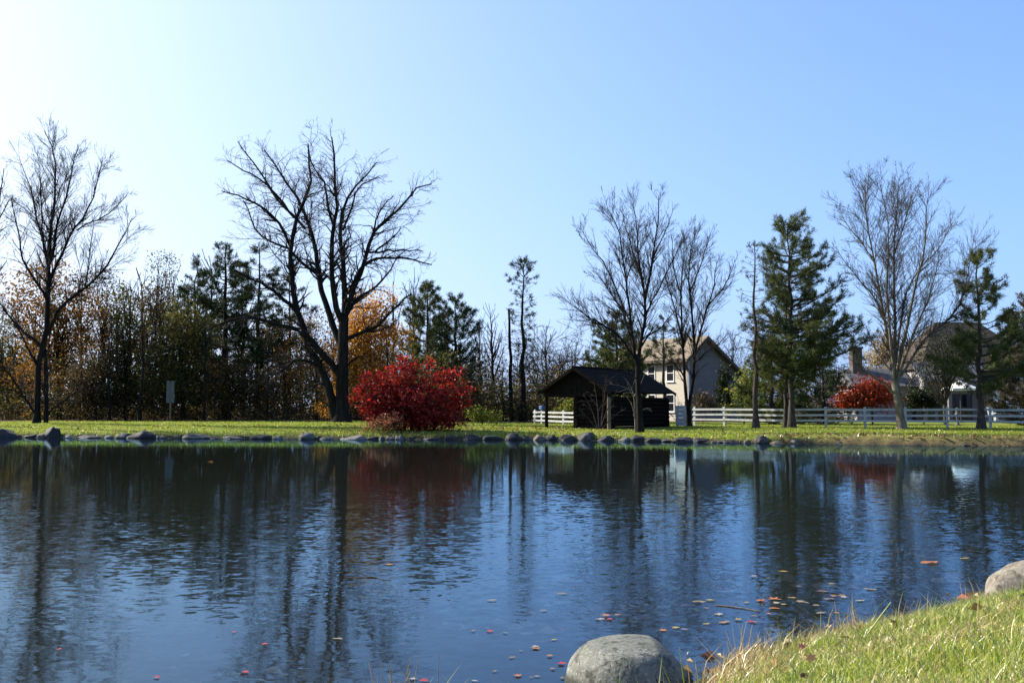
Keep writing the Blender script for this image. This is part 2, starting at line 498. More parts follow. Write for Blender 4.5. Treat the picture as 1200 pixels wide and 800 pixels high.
def height(x, y):
    x = np.asarray(x, float); y = np.asarray(y, float)
    sd = pond_sd(x, y) + .10 * wav(x, y, 1.1, 1.7) + .03 * wav(x, y, 5.0, .4)
    isfar = np.clip((y - 20) / 8, 0, 1)
    isfar = isfar * isfar * (3 - 2 * isfar)
    s = np.maximum(sd, 0)
    right = np.clip((x - 10) / 4, 0, 1)
    # far bank: a low stony lip, then a gentle rise to the trees
    lip = .22 + .10 * right
    top_l = .61 - .18 * np.clip((x + 10) / 18, 0, 1)
    far = np.minimum(s / (.55 - .3 * right), 1) * lip + (top_l - lip) * (1 - np.exp(-s / 4.5))
    near = .36 * np.minimum(s, .9) + .30 * np.clip(s - .9, 0, 1.1) + .075 * np.clip(s - 2.0, 0, 8)
    land = far * isfar + near * (1 - isfar) + .012 * wav(x, y, 2.3, .9) * np.minimum(s, 1)
    dp = np.maximum(-sd, 0)
    shelf = .015 + .085 * np.minimum(dp, 3.2) + .5 * np.maximum(dp - 3.2, 0)      # shallow leafy shelf along the near shore
    bed = -np.minimum(np.where(isfar > .5, .30 * dp + .02, shelf), 1.7)
    return np.where(sd > 0, land, bed)


def axis(pts):
    out = []
    for (a, b, st) in pts: out += list(np.arange(a, b - 1e-6, st))
    return np.array(out + [pts[-1][1]])


def make_ground():
    xs = axis([(-700, -120, 40), (-120, -60, 6), (-60, -34, 1.6), (-34, -8, .45), (-8, -1, .3), (-1, 6, .085), (6, 26, .4), (26, 60, 1.7), (60, 120, 6), (120, 700, 40)])
    ys = axis([(-60, -6, 6), (-6, 2, .8), (2, 10, .1), (10, 38, .9), (38, 58, .28), (58, 72, .7), (72, 130, 3), (130, 300, 17), (300, 1500, 80)])
    X, Y = np.meshgrid(xs, ys)
    Z = height(X, Y)
    V = np.stack([X, Y, Z], -1).reshape(-1, 3)
    nx, ny = len(xs), len(ys)
    i = np.arange(ny - 1)[:, None] * nx + np.arange(nx - 1)[None, :]
    i = i.ravel()
    Fq = np.stack([i, i + 1, i + nx + 1, i + nx], -1)
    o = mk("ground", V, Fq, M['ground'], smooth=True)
    sd = pond_sd(X, Y)
    # cover weights: forest litter, muddy bed with painted far-shore shade, bare eroded earth
    n = wav(X, Y, .35, 2.2)
    lit = np.clip((Y - (66.5 + n)) / 2.0, 0, 1) * np.clip((9 - X) / 4, 0, 1)
    lit = np.maximum(lit, np.clip((Y - 74) / 4, 0, 1))
    lit = np.maximum(lit, .8 * np.exp(-((X + 4.5) ** 2 / 9 + (Y - 50.3) ** 2 / 1.6)))
    mud_shade = np.maximum(np.clip(-sd / .15 + .35, 0, 1), np.clip(1.25 - sd / .45, 0, 1) * (Y > 30) * (X < 13))  # pond bed; second term paints the shade between the far shore stones
    dirt = np.clip((X - 11.5) / 3, 0, 1) * np.clip((Y - 30) / 5, 0, 1) * np.clip(1.1 - (sd - .15 * n) / 1.2, 0, 1) * .9
    dirt = np.maximum(dirt, np.clip(1 - sd / .32, 0, 1) * .9)
    dirt = np.maximum(dirt, np.clip(1 - Y / 24, 0, 1) * np.clip(.95 - sd / .7, 0, 1))
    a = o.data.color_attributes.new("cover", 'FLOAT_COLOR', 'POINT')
    c = np.stack([lit.ravel(), mud_shade.ravel(), dirt.ravel(), np.ones(lit.size)], -1).astype(np.float32)
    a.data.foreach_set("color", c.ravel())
    tag(o, "low grassy banks round the pond running back under the trees", None, None, "structure")
    P = np.concatenate([POND])
    # water: one sheet at z = 0 reaching under the banks
    wx = axis([(-80, 40, 4)]); wy = axis([(3, 60, 4)])
    GX, GY = np.meshgrid(wx, wy)
    Wv = np.stack([GX, GY, np.zeros_like(GX)], -1).reshape(-1, 3)
    nx = len(wx); j = (np.arange(len(wy) - 1)[:, None] * nx + np.arange(nx - 1)[None, :]).ravel()
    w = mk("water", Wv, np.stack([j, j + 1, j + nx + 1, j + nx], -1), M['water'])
    tag(w, "dark blue rippled pond water mirroring trees and sky", None, None, "structure")


make_ground()

# ------------------------------------------------------------------ tubes, branches, leaves
def unit(a):
    return a / np.maximum(np.linalg.norm(a, axis=-1, keepdims=True), 1e-9)


def tubes(P, R, s):
    """P (N,k,3), R (N,k) -> verts, quads of N tapered tubes with s sides"""
    N_, k, _ = P.shape
    T = np.empty_like(P)
    T[:, 1:-1] = P[:, 2:] - P[:, :-2] if k > 2 else T[:, 1:-1]
    T[:, 0] = P[:, 1] - P[:, 0]; T[:, -1] = P[:, -1] - P[:, -2]
    T = unit(T)
    A = unit(P[:, -1] - P[:, 0])[:, None, :]
    ref = np.where(np.abs(A[..., 2:3]) > .75, np.array([1., 0, 0]), np.array([0, 0, 1.]))
    B = unit(np.cross(T, np.broadcast_to(ref, T.shape))); C = np.cross(T, B)
    th = np.arange(s) * 2 * math.pi / s
    V = P[:, :, None, :] + R[:, :, None, None] * (B[:, :, None, :] * np.cos(th)[:, None] + C[:, :, None, :] * np.sin(th)[:, None])
    i = (np.arange(N_)[:, None, None] * k + np.arange(k - 1)[None, :, None]) * s
    a = np.arange(s)[None, None, :]; b = (a + 1) % s
    Q = np.stack([i + a, i + b, i + s + b, i + s + a], -1).reshape(-1, 4)
    return V.reshape(-1, 3), Q


def join(parts):
    Vs, Fs, n = [], {}, 0
    for V, Fc in parts:
        V = np.asarray(V).reshape(-1, 3)
        for f in (Fc if isinstance(Fc, list) else [Fc]):
            if len(f): Fs.setdefault(f.shape[1], []).append(f + n)
        Vs.append(V); n += len(V)
    return np.concatenate(Vs), [np.concatenate(v) for v in Fs.values()]


def resample(pts, k):
    pts = np.asarray(pts, float)
    if len(pts) > 2:          # round the corners once
        q = [pts[0]]
        for a, b in zip(pts[:-1], pts[1:]): q += [a * .75 + b * .25, a * .25 + b * .75]
        q.append(pts[-1]); pts = np.array(q)
    d = np.concatenate(([0], np.cumsum(np.linalg.norm(np.diff(pts, axis=0), axis=1))))
    t = np.linspace(0, d[-1], k)
    return np.stack([np.interp(t, d, pts[:, c]) for c in range(pts.shape[1])], -1)


def grow(rng, P, R, dens, t0, ang, lfrac, lmin, lmax, up, wob, kk, rfrac, rmin, power=.9):
    N_, k, _ = P.shape
    L = np.linalg.norm(np.diff(P, axis=1), axis=2).sum(1)
    n = rng.poisson(dens * L * (1 - t0))
    idx = np.repeat(np.arange(N_), n)
    m = len(idx)
    if m == 0: return np.zeros((0, kk, 3)), np.zeros((0, kk))
    t = t0 + (1 - t0) * rng.random(m) ** power
    f = np.clip(t * (k - 1), 0, k - 1.001); i = f.astype(int); w = (f - i)[:, None]
    p = P[idx, i] * (1 - w) + P[idx, i + 1] * w
    r = R[idx, i] * (1 - w[:, 0]) + R[idx, i + 1] * w[:, 0]
    T = unit(P[idx, i + 1] - P[idx, i])
    rv = unit(np.cross(T, rng.normal(size=(m, 3))))
    a = np.radians(rng.normal(ang, ang * .28, m))[:, None]
    d = unit(T * np.cos(a) + rv * np.sin(a) + np.array([0, 0, up]))
    ln = np.clip(lfrac * L[idx] * (1.1 - .8 * t) * rng.uniform(.5, 1.35, m), lmin, lmax)
    Q = np.empty((m, kk, 3)); Q[:, 0] = p
    st = (ln / (kk - 1))[:, None]
    for j in range(1, kk):
        Q[:, j] = Q[:, j - 1] + d * st
        d = unit(d + rng.normal(size=(m, 3)) * wob + np.array([0, 0, up * .3]))
    r0 = np.clip(r * rfrac * rng.uniform(.7, 1.1, m), rmin * 1.2, None)
    RR = r0[:, None] * (1 - np.linspace(0, 1, kk)[None, :] ** .9) + rmin * np.linspace(0, 1, kk)[None, :]
    return Q, RR


def leaf_quads(rng, C, size, var=.35, flat=0.0):
    n = len(C)
    a = unit(rng.normal(size=(n, 3)) * np.array([1, 1, 1 - flat]))
    b = unit(np.cross(a, rng.normal(size=(n, 3))))
    s = (size * rng.uniform(1 - var, 1 + var, n))[:, None]
    V = np.stack([C - a * s * .6, C + b * s * .38 + a * s * .05, C + a * s * .6, C - b * s * .38 + a * s * .05], 1)
    V[:, 1] += np.cross(a, b) * s * .12; V[:, 3] += np.cross(a, b) * s * .12
    i = np.arange(n)[:, None] * 4
    return V.reshape(-1, 3), i + np.array([[0, 1, 2, 3]])


def needle_tris(rng, C, D, m, ln, wd, spread=.9):
    """clusters of thin needles at points C pointing along D"""
    n = len(C)
    d = unit(D[:, None, :] + rng.normal(size=(n, m, 3)) * spread)
    c = C[:, None, :] + rng.normal(size=(n, m, 3)) * ln * .22
    sd_ = unit(np.cross(d, rng.normal(size=(n, m, 3))))
    l = ln * rng.uniform(.6, 1.25, (n, m, 1))
    V = np.stack([c - sd_ * wd * .5, c + sd_ * wd * .5, c + d * l], 2).reshape(-1, 3)
    i = np.arange(n * m)[:, None] * 3
    return V, i + np.array([[0, 1, 2]])


# ------------------------------------------------------------------ bare trees traced limb by limb
def traced_tree(name, label, seed, D, base, limbs, bark, twigm, sz=1.0, tw=1.0, up=.10, ang=38, depth=.55, group=None, wob=.16, l3=1.0, rmin=.0065, wf=.75, cut=.925):
    """limbs: (points in photo pixels, start width px, end width px[, depth slope])"""
    rng = np.random.default_rng(seed)
    ppm = D / F
    b = at(base[0], base[1], D)
    b[2] = float(height(b[0], b[1])) - .05
    root = empty(name, b, label, "tree", group)
    known = []       # (px, py, depth)
    P_all, R_all = [], []
    for li, lb in enumerate(limbs):
        pts = np.array(lb[0], float); w0, w1 = lb[1], lb[2]
        k = 12
        q = resample(pts, 40)
        q = resample(q[:40 if li == 0 else int(40 * cut)], k)
        if li == 0: d0, snap = 0.0, None
        else:
            kn = np.concatenate(known); dd = np.hypot(kn[:, 0] - q[0, 0], kn[:, 1] - q[0, 1])
            d0 = kn[dd.argmin(), 2]
        length = np.hypot(*np.diff(q, axis=0).T).sum() * ppm
        slope = lb[3] if len(lb) > 3 else (rng.uniform(-1, 1) * depth if li else 0)
        t = np.linspace(0, 1, k)
        dep = d0 + slope * length * (t ** 1.15)
        jit = rng.normal(size=(k, 2)) * .5 * sz
        jit[0] = 0
        if li == 0: jit *= .3
        w0, w1 = lb[1] * wf, lb[2] * wf
        W = np.array([at(x + jx, y + jy, D + e) for (x, y), (jx, jy), e in zip(q, jit, dep)])
        R_ = (w0 * (1 - t) + w1 * t) * .5 * ppm
        if li == 0:
            W[0, 2] = min(W[0, 2], b[2] - .1); R_[0] *= 1.7; R_[1] *= 1.12
        known.append(np.stack([q[:, 0], q[:, 1], dep], -1))
        P_all.append(W - b); R_all.append(R_)
        nm = "trunk" if li == 0 else "limb"
        V, Q = tubes((W - b)[None], R_[None], 10 if w0 > 6 else 7)
        mk(nm, V, Q, bark, root, smooth=True)
    P0 = np.array(P_all[1:]); R0 = np.array(R_all[1:])
    P1, R1 = grow(rng, P0, R0, 1.25 * tw, .1, ang, .40, .6 * sz, 3.8 * sz, up, wob, 8, .34, rmin * 1.1, .6)
    P2, R2 = grow(rng, np.concatenate([P1, resample_all(P0, 8)]), np.concatenate([R1, R0[:, np.linspace(0, 11, 8).astype(int)]]),
                  2.3 * tw, .12, ang, .45, .35 * sz, 1.7 * sz, up, wob * 1.1, 5, .5, rmin)
    P3, R3 = grow(rng, P2, R2, 3.0 * tw * l3, .12, ang, .55, .22 * sz, .9 * sz, up, wob * 1.2, 3, .55, rmin * .8)
    V, Fq = join([tubes(P1, R1, 5), tubes(P2, R2, 4), tubes(P3, R3, 3)])
    tag(mk("crown", V, Fq, twigm, root), kind='stuff')
    return root


def resample_all(P, k):
    i = np.linspace(0, P.shape[1] - 1, k).astype(int)
    return P[:, i]


traced_tree("bare_tree", "massive dark spreading leafless tree on the far lawn beside the round red bush", 11, 64, (400, 494), [
    ([(400, 495), (401, 465), (401, 440), (402, 400), (403, 372)], 17, 12),
    ([(394, 493), (389, 468), (380, 440), (369, 419), (361, 407)], 13, 8, .05),
    ([(399, 443), (393, 432), (370, 405), (351, 387)], 8, 8, -.15),
    ([(361, 407), (356, 385), (350, 367), (344, 350), (342, 320), (341, 300), (340, 290), (345, 263), (353, 242), (358, 232), (365, 218), (361, 178), (360, 162)], 9, 1.6, .1),
    ([(348, 362), (337, 355), (311, 333), (287, 325), (268, 310)], 5.5, 1.6, -.5),
    ([(351, 387), (327, 380), (304, 374), (287, 372), (270, 374), (255, 381), (239, 389)], 6, 1.5, -.4),
    ([(376, 430), (362, 423), (348, 420), (332, 432), (311, 445), (292, 456)], 4.5, 1.3, -.6),
    ([(400, 405), (393, 389), (385, 365), (377, 344), (373, 325), (372, 303), (368, 279), (361, 263), (356, 240), (337, 218), (327, 199), (313, 183), (308, 170)], 9, 1.4, .35),
    ([(373, 322), (360, 312), (348, 301), (337, 290), (313, 282), (297, 269), (291, 245), (284, 232)], 4.5, 1.3, .5),
    ([(341, 290), (333, 270), (321, 255), (303, 239), (281, 230), (257, 223)], 4.5, 1.3, -.5),
    ([(358, 268), (350, 258), (327, 237), (308, 210), (289, 202), (263, 187)], 4, 1.2, .3),
    ([(345, 255), (335, 242), (319, 223), (303, 199), (287, 178), (276, 163)], 3.5, 1.1, -.3),
    ([(402, 380), (396, 371), (391, 341), (389, 314), (389, 279), (391, 261), (396, 250), (395, 237), (392, 210), (393, 178), (387, 155)], 8, 1.5, -.25),
    ([(390, 262), (383, 237), (381, 213), (364, 191), (361, 172)], 3.5, 1.2, .4),
    ([(403, 375), (404, 360), (403, 341), (403, 314), (400, 279), (397, 255), (412, 223), (431, 202), (444, 187)], 8, 1.4, .3),
    ([(402, 270), (406, 258), (412, 247), (417, 221), (432, 212), (446, 206)], 3, 1.1, -.4),
    ([(404, 372), (411, 347), (418, 330), (425, 315), (431, 290), (437, 271), (447, 261), (473, 242), (484, 221), (498, 217), (511, 214)], 7, 1.5, .1),
    ([(437, 271), (441, 255), (452, 238), (462, 228)], 2.6, 1.1, .5),
    ([(409, 345), (420, 318), (431, 306), (452, 301), (481, 303), (508, 311)], 5, 1.4, -.45),
    ([(433, 296), (452, 294), (473, 293), (497, 294)], 3, 1.2, .5),
    ([(440, 295), (452, 285), (463, 276), (471, 266)], 2.8, 1.1, -.5),
    ([(405, 372), (417, 349), (436, 340), (452, 325), (462, 307), (468, 298)], 5, 1.3, .5),
    ([(404, 398), (415, 393), (428, 389), (447, 379), (463, 360), (474, 349), (484, 343)], 5.5, 1.5, -.5),
    ([(428, 389), (442, 388), (455, 384), (464, 375)], 2.6, 1.1, .5),
    ([(405, 430), (411, 424), (418, 419), (425, 416)], 3.2, 1.0, -.4),
    ([(404, 283), (412, 277), (405, 262), (413, 268)], 2, 1.0, .2),
    ([(356, 240), (361, 228), (375, 226), (381, 215)], 2, 1.0, .2),
    ([(392, 230), (381, 212), (366, 205), (360, 195)], 2, 1.0, .3)],
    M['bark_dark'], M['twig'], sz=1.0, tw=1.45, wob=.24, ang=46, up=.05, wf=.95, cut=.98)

traced_tree("bare_tree", "tall leafless twin-stemmed tree standing before the rust leaved tree at the pond's left end", 12, 62, (47, 495), [
    ([(43, 496), (44, 460), (45, 425), (50, 405), (56, 382)], 9, 8),
    ([(54, 495), (54, 460), (53, 430), (52, 402)], 7, 6, .1),
    ([(55, 384), (56, 345), (56, 300), (60, 260), (65, 230), (66, 190), (59, 162), (40, 138)], 8, 1.0, .15),
    ([(57, 310), (64, 290), (66, 260), (80, 227), (85, 190), (96, 163)], 4.5, 1.0, -.3),
    ([(55, 392), (62, 377), (75, 355), (100, 337), (112, 327), (125, 312), (150, 267), (160, 243)], 6, 1.0, -.4),
    ([(57, 335), (66, 310), (82, 275), (107, 242), (116, 202), (124, 175)], 5, 1.0, .4),
    ([(90, 270), (105, 260), (120, 256), (140, 240), (155, 220)], 2.6, .9, -.3),
    ([(56, 315), (54, 295), (42, 250), (37, 220), (27, 200), (20, 176)], 4, .9, .35),
    ([(56, 310), (51, 292), (49, 255), (46, 183)], 3.2, .9, -.35),
    ([(56, 355), (54, 347), (37, 322), (25, 302), (22, 275), (15, 245), (12, 222)], 4.5, .9, -.4),
    ([(48, 406), (45, 402), (22, 385), (0, 355), (-22, 332)], 5, 1.2, .3),
    ([(44, 430), (39, 420), (25, 392), (14, 374)], 4, 1.2, -.3),
    ([(42, 486), (38, 480), (15, 445), (0, 422), (-22, 398)], 4, 1.2, -.5),
    ([(55, 488), (60, 480), (80, 465), (105, 450)], 3, 1.0, -.5),
    ([(100, 337), (104, 310), (106, 285), (110, 260)], 2.6, .9, .4)],
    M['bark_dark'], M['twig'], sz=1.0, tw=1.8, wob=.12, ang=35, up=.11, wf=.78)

traced_tree("bare_tree", "leafless tree at the water's edge with its trunk in front of the dark log cabin", 13, 49.5, (750, 504), [
    ([(750, 506), (749, 475), (747, 440), (748, 418)], 12, 9),
    ([(748, 425), (751, 400), (756, 380), (756, 345), (750, 316), (748, 293), (746, 257), (738, 224)], 7, .9, .2),
    ([(756, 350), (763, 316), (767, 287), (772, 257), (772, 219)], 5, .9, -.3),
    ([(747, 432), (741, 395), (738, 362), (733, 325), (729, 291), (724, 266), (710, 242), (704, 228)], 6, .9, -.15),
    ([(745, 422), (736, 382), (728, 361), (712, 338), (701, 323), (688, 305)], 5, .9, .4),
    ([(730, 362), (721, 336), (710, 309), (694, 293), (683, 271), (676, 256)], 3.6, .8, -.3),
    ([(746, 424), (728, 395), (710, 382), (694, 374), (674, 361), (647, 336)], 4.5, .8, -.5),
    ([(750, 408), (760, 392), (774, 384), (790, 366), (796, 352)], 4, .9, .5),
    ([(756, 368), (768, 348), (784, 314), (797, 287), (803, 270)], 3.6, .8, -.4),
    ([(749, 445), (738, 438), (722, 434), (706, 440)], 2.6, .8, -.6),
    ([(749, 320), (742, 296), (733, 266), (727, 240)], 3, .8, .4),
    ([(766, 300), (778, 276), (786, 256), (790, 240)], 2.6, .8, .2),
    ([(736, 370), (720, 366), (704, 352), (690, 345)], 2.8, .8, .5)],
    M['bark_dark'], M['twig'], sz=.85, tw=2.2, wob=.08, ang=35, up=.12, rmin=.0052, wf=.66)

traced_tree("bare_tree", "leafless forked tree rising beside the white board gate before the cream house", 14, 60, (807, 497), [
    ([(807, 499), (807, 490), (806, 478), (805, 470)], 11, 9),
    ([(805, 475), (802, 450), (801, 420), (799, 380), (798, 340), (800, 310), (802, 289), (800, 262)], 6, .9, .1),
    ([(807, 478), (812, 450), (814, 410), (812, 370), (807, 340), (807, 320), (811, 280), (819, 258)], 6.5, .9, -.15),
    ([(813, 420), (820, 390), (828, 362), (836, 343), (838, 316), (846, 290)], 4.5, .8, .4),
    ([(830, 357), (844, 342), (856, 323), (862, 300)], 3, .8, -.3),
    ([(801, 405), (792, 365), (783, 335), (775, 305)], 3.6, .8, -.4),
    ([(808, 345), (818, 320), (826, 295), (834, 268)], 3, .8, .4),
    ([(814, 425), (828, 412), (846, 400), (858, 385)], 2.8, .8, .5),
    ([(799, 350), (790, 320), (788, 290), (786, 268)], 3, .8, .3),
    ([(801, 440), (790, 425), (780, 420), (766, 408)], 2.4, .8, -.5)],
    M['bark_dark'], M['twig'], sz=.85, tw=2.2, wob=.08, ang=34, up=.12, rmin=.0055, wf=.70)

traced_tree("bare_tree", "pale-barked leafless tree fanning out from one short trunk before the white fence", 15, 51.5, (1057, 500), [
    ([(1057, 502), (1054, 480), (1051, 462), (1049, 447)], 13, 12),
    ([(1048, 452), (1043, 415), (1038, 385), (1034, 360), (1031, 345), (1024, 307), (1019, 275), (1014, 252), (1014, 207), (1011, 187)], 6, .8, .15),
    ([(1048, 445), (1044, 400), (1040, 365), (1039, 330), (1042, 285), (1039, 245), (1031, 220), (1032, 197)], 5, .8, -.25),
    ([(1049, 450), (1049, 390), (1049, 360), (1047, 310), (1047, 270), (1052, 235), (1054, 215), (1055, 187)], 6, .8, .1),
    ([(1050, 440), (1060, 395), (1066, 362), (1075, 330), (1082, 300), (1085, 262), (1087, 230), (1092, 208)], 6, .8, -.2),
    ([(1049, 425), (1055, 382), (1060, 350), (1067, 330), (1080, 312), (1100, 292), (1115, 265), (1125, 242)], 4.5, .8, .35),
    ([(1051, 450), (1060, 420), (1070, 388), (1085, 362), (1095, 325), (1100, 305), (1104, 280)], 5, .8, -.4),
    ([(1053, 470), (1061, 458), (1072, 440), (1081, 425), (1086, 410)], 4.5, 1.2, -.5),
    ([(1056, 440), (1074, 410), (1093, 387), (1112, 376), (1122, 362), (1132, 335), (1140, 282), (1148, 255)], 4.5, .8, .35),
    ([(1049, 462), (1040, 452), (1024, 442), (1006, 426), (994, 414)], 4.5, 1.0, -.35),
    ([(1046, 436), (1038, 428), (1026, 410), (1020, 396), (1014, 380)], 3.6, .8, .4),
    ([(1034, 372), (1027, 350), (1002, 322), (985, 300), (976, 282)], 3, .7, -.3),
    ([(1024, 305), (1010, 285), (994, 265), (978, 240)], 2.6, .7, .4),
    ([(1047, 300), (1058, 270), (1066, 240), (1072, 215)], 2.6, .7, -.4)],
    M['bark_pale'], M['twig_red'], sz=.85, tw=2.2, wob=.09, ang=36, up=.10, rmin=.0055, wf=.75)

traced_tree("bare_tree", "leafless tree mostly beyond the photo's left edge, only its twigs reaching in", 16, 58, (-45, 495), [
    ([(-45, 497), (-44, 440), (-42, 400), (-40, 360)], 10, 8),
    ([(-40, 365), (-25, 310), (-8, 270), (5, 245), (16, 222)], 6, 1.2, .1),
    ([(-15, 285), (-4, 250), (3, 215), (5, 190)], 4, 1, -.2),
    ([(-40, 380), (-20, 340), (0, 315), (14, 300)], 4.5, 1, -.2),
    ([(-41, 370), (-55, 310), (-60, 250), (-62, 200)], 6, 1.2, .1)],
    M['bark_dark'], M['twig'], sz=.9, tw=1.2, wob=.16, ang=36, up=.1)

# ------------------------------------------------------------------ conifers
def conifer(name, label, seed, D, px, base_py, top_py, prof, bark, needles, trunk_w, whorl=.5, nb=6, up0=.1, curl=.12, clus=2.6, m=12,
            ln=.22, wd=.03, start=.35, asym=0.0, lean=0.0, group=None, extra_trunk=None, spread=.9, sub=1.0, dead_below=0.0):
    """prof: (height fraction, branch length in photo pixels)"""
    rng = np.random.default_rng(seed)
    ppm = D / F
    b = at(px, base_py, D); b[2] = float(height(b[0], b[1])) - .05
    H = zat(top_py, D) - b[2]
    root = empty(name, b, label, "tree", group)
    k = 14
    t = np.linspace(0, 1, k)
    TP = np.stack([lean * t + rng.normal(size=k) * .05 * np.minimum(t * 4, 1), rng.normal(size=k) * .05 * np.minimum(t * 4, 1), H * t], -1)
    TR = trunk_w * .5 * ppm * (1.0 - .9 * t ** .9); TR[0] *= 1.5
    parts = [tubes(TP[None], TR[None], 10)]
    if extra_trunk:
        ox, th = extra_trunk
        E = TP.copy(); E[:, 0] += ox * ppm * (1 - .6 * t); E[:, 1] += .3 * (1 - t); E[:, 2] *= th
        parts.append(tubes(E[None], TR[None] * .7, 8))
    V, Q = join(parts)
    mk("trunk", V, Q, bark, root, smooth=True)
    hf = np.array([p[0] for p in prof]); hr = np.array([p[1] for p in prof], float)
    # branches
    B, rad, dead = [], [], []
    z = hf[0] * H
    while z < H * .985:
        n = max(2, int(round(nb * rng.uniform(.7, 1.3))))
        a0 = rng.uniform(0, 6.28)
        for j in range(n):
            az = a0 + 6.283 * j / n + rng.normal() * .25
            zz = z + rng.uniform(-.5, .5) * whorl
            L = np.interp(zz / H, hf, hr) * ppm * rng.uniform(.6, 1.12) * (1 + asym * math.cos(az))
            if L < .12: L = .12
            x0 = np.interp(zz / H, t, TP[:, 0]); y0 = np.interp(zz / H, t, TP[:, 1])
            slope = up0 + (.75 if zz / H > .9 else 0) + rng.normal() * .10
            d = np.array([math.cos(az), math.sin(az), slope]); d /= np.linalg.norm(d)
            p = np.array([x0, y0, zz]); pl = [p]
            for q in range(6):
                p = p + d * L / 6; pl.append(p)
                d = d + np.array([0, 0, curl]) + rng.normal(size=3) * .09; d /= np.linalg.norm(d)
            B.append(pl); rad.append(max(.012, .017 * L)); dead.append(zz / H < dead_below)
        z += whorl * rng.uniform(.75, 1.25)
    B = np.array(B); rad = np.array(rad); dead = np.array(dead)
    RB = rad[:, None] * (1.05 - np.linspace(0, 1, 7)[None, :] * .85)
    S1, SR1 = grow(rng, B, RB, 4.6 * sub, start, 44, .36, .15, 1.5, .03, .12, 4, .5, .006)
    V, Q = join([tubes(B, RB, 4), tubes(S1, SR1, 3)])
    tag(mk("branches", V, Q, bark, root), kind='stuff')
    # needles sit on the outer parts of the branches and on the side shoots
    live = B[~dead]
    src = []
    for PP, t0 in ((live, start), (S1 if not dead.any() else S1[rng.random(len(S1)) > dead_below * .6], .25)):
        if len(PP) == 0: continue
        kk = PP.shape[1]
        L = np.linalg.norm(np.diff(PP, axis=1), axis=2).sum(1)
        n = np.maximum(1, rng.poisson(clus * 2.3 * L * (1 - t0)))
        idx = np.repeat(np.arange(len(PP)), n)
        tt = t0 + (1 - t0) * rng.random(len(idx)); f = np.clip(tt * (kk - 1), 0, kk - 1.001); i = f.astype(int); w = (f - i)[:, None]
        src.append((PP[idx, i] * (1 - w) + PP[idx, i + 1] * w, unit(PP[idx, i + 1] - PP[idx, i])))
        src.append((PP[:, -1], unit(PP[:, -1] - PP[:, -2])))
    C = np.concatenate([s[0] for s in src]); Dd = np.concatenate([s[1] for s in src])
    Dd = unit(Dd + np.array([0, 0, .35]))
    V, T = needle_tris(rng, C, Dd, max(6, int(m * .72)), ln * 1.0, wd * .95, spread)
    tag(mk("crown", V, T, needles, root), kind='stuff')
    return root


conifer("pine_tree", "full green pine behind the white fence, tallest of the pines", 121, 56, 928, 497, 263,
        [(.20, 34), (.26, 70), (.38, 76), (.52, 62), (.66, 54), (.8, 46), (.92, 35), (1, 14)], M['bark_pine'], M['needle_olive'], 8, .40, 7, .10, .12,
        clus=3.2, m=13, ln=.24, wd=.032, start=.22, asym=.2, extra_trunk=(-6, .75))
conifer("dead_pine", "thin nearly dead pine with a bare straight trunk beside the full green pine", 22, 55, 886, 497, 281,
        [(.3, 16), (.5, 24), (.7, 24), (.85, 18), (.95, 10), (1, 5)], M['bark_pine'], M['needle_brown'], 7, .42, 5, .2, .08, clus=.35, m=8, ln=.14,
        wd=.03, start=.55, sub=1.6, dead_below=.9)
conifer("pine_tree", "rounded pine with sparse tufted crown standing at the fence near the patio umbrella", 23, 52, 1150, 500, 305,
        [(.22, 26), (.3, 70), (.45, 72), (.56, 46), (.72, 38), (.9, 34), (1, 16)], M['bark_pine'], M['needle_olive'], 9, .55, 6, .12, .12, clus=4.6, m=16,
        ln=.24, wd=.035, start=.4, asym=.3, spread=1.1)
conifer("pine_tree", "bushy brownish evergreen beyond the fence at the photo's right edge", 24, 62, 1204, 492, 352,
        [(.02, 40), (.2, 52), (.5, 48), (.8, 30), (1, 8)], M['bark_pine'], M['needle_brown'], 8, .4, 7, .12, .12, clus=4.2, m=12, ln=.22, wd=.04, start=.3)
conifer("pine_tree", "olive evergreen rising behind the log cabin roof", 25, 72, 722, 492, 368,
        [(.05, 40), (.25, 52), (.5, 46), (.75, 32), (1, 6)], M['bark_pine'], M['needle_yellow'], 8, .45, 7, .18, .12, clus=3.8, m=12, ln=.24, wd=.045, start=.3)
conifer("pine_tree", "blue-green evergreen between the log cabin and the cream house", 26, 76, 778, 492, 372,
        [(.55, 22), (.65, 32), (.8, 24), (1, 5)], M['bark_pine'], M['needle'], 6, .6, 5, .1, .1, clus=2.6, m=12, ln=.24, wd=.04, start=.35)
conifer("pine_tree", "tall dark pine at the wood's edge next to the two-panel sign", 27, 76, 262, 493, 287,
        [(.28, 44), (.4, 64), (.6, 60), (.8, 42), (.92, 24), (1, 6)], M['bark_dark'], M['needle'], 11, .72, 5, .05, .10, clus=3.4, m=13, ln=.3, wd=.045, start=.35)
conifer("pine_tree", "dark pine with level tiered branches seen behind the massive leafless tree's left limbs", 28, 80, 301, 493, 284,
        [(.3, 36), (.45, 46), (.65, 42), (.82, 30), (1, 5)], M['bark_dark'], M['needle'], 8, .95, 5, .02, .05, clus=3.6, m=13, ln=.3, wd=.045, start=.35)
conifer("pine_tree", "lower dark tiered pine just left of the massive leafless tree's crown centre", 29, 86, 338, 493, 318,
        [(.3, 30), (.5, 38), (.75, 28), (1, 5)], M['bark_dark'], M['needle'], 7, .95, 5, .02, .05, clus=3.2, m=13, ln=.3, wd=.045, start=.35)
conifer("pine_tree", "mid green pine behind the left half of the red bush", 30, 78, 500, 493, 334,
        [(.15, 38), (.4, 42), (.65, 34), (.85, 22), (1, 6)], M['bark_pine'], M['needle_olive'], 8, .5, 6, .15, .12, clus=3.6, m=13, ln=.28, wd=.045, start=.3)
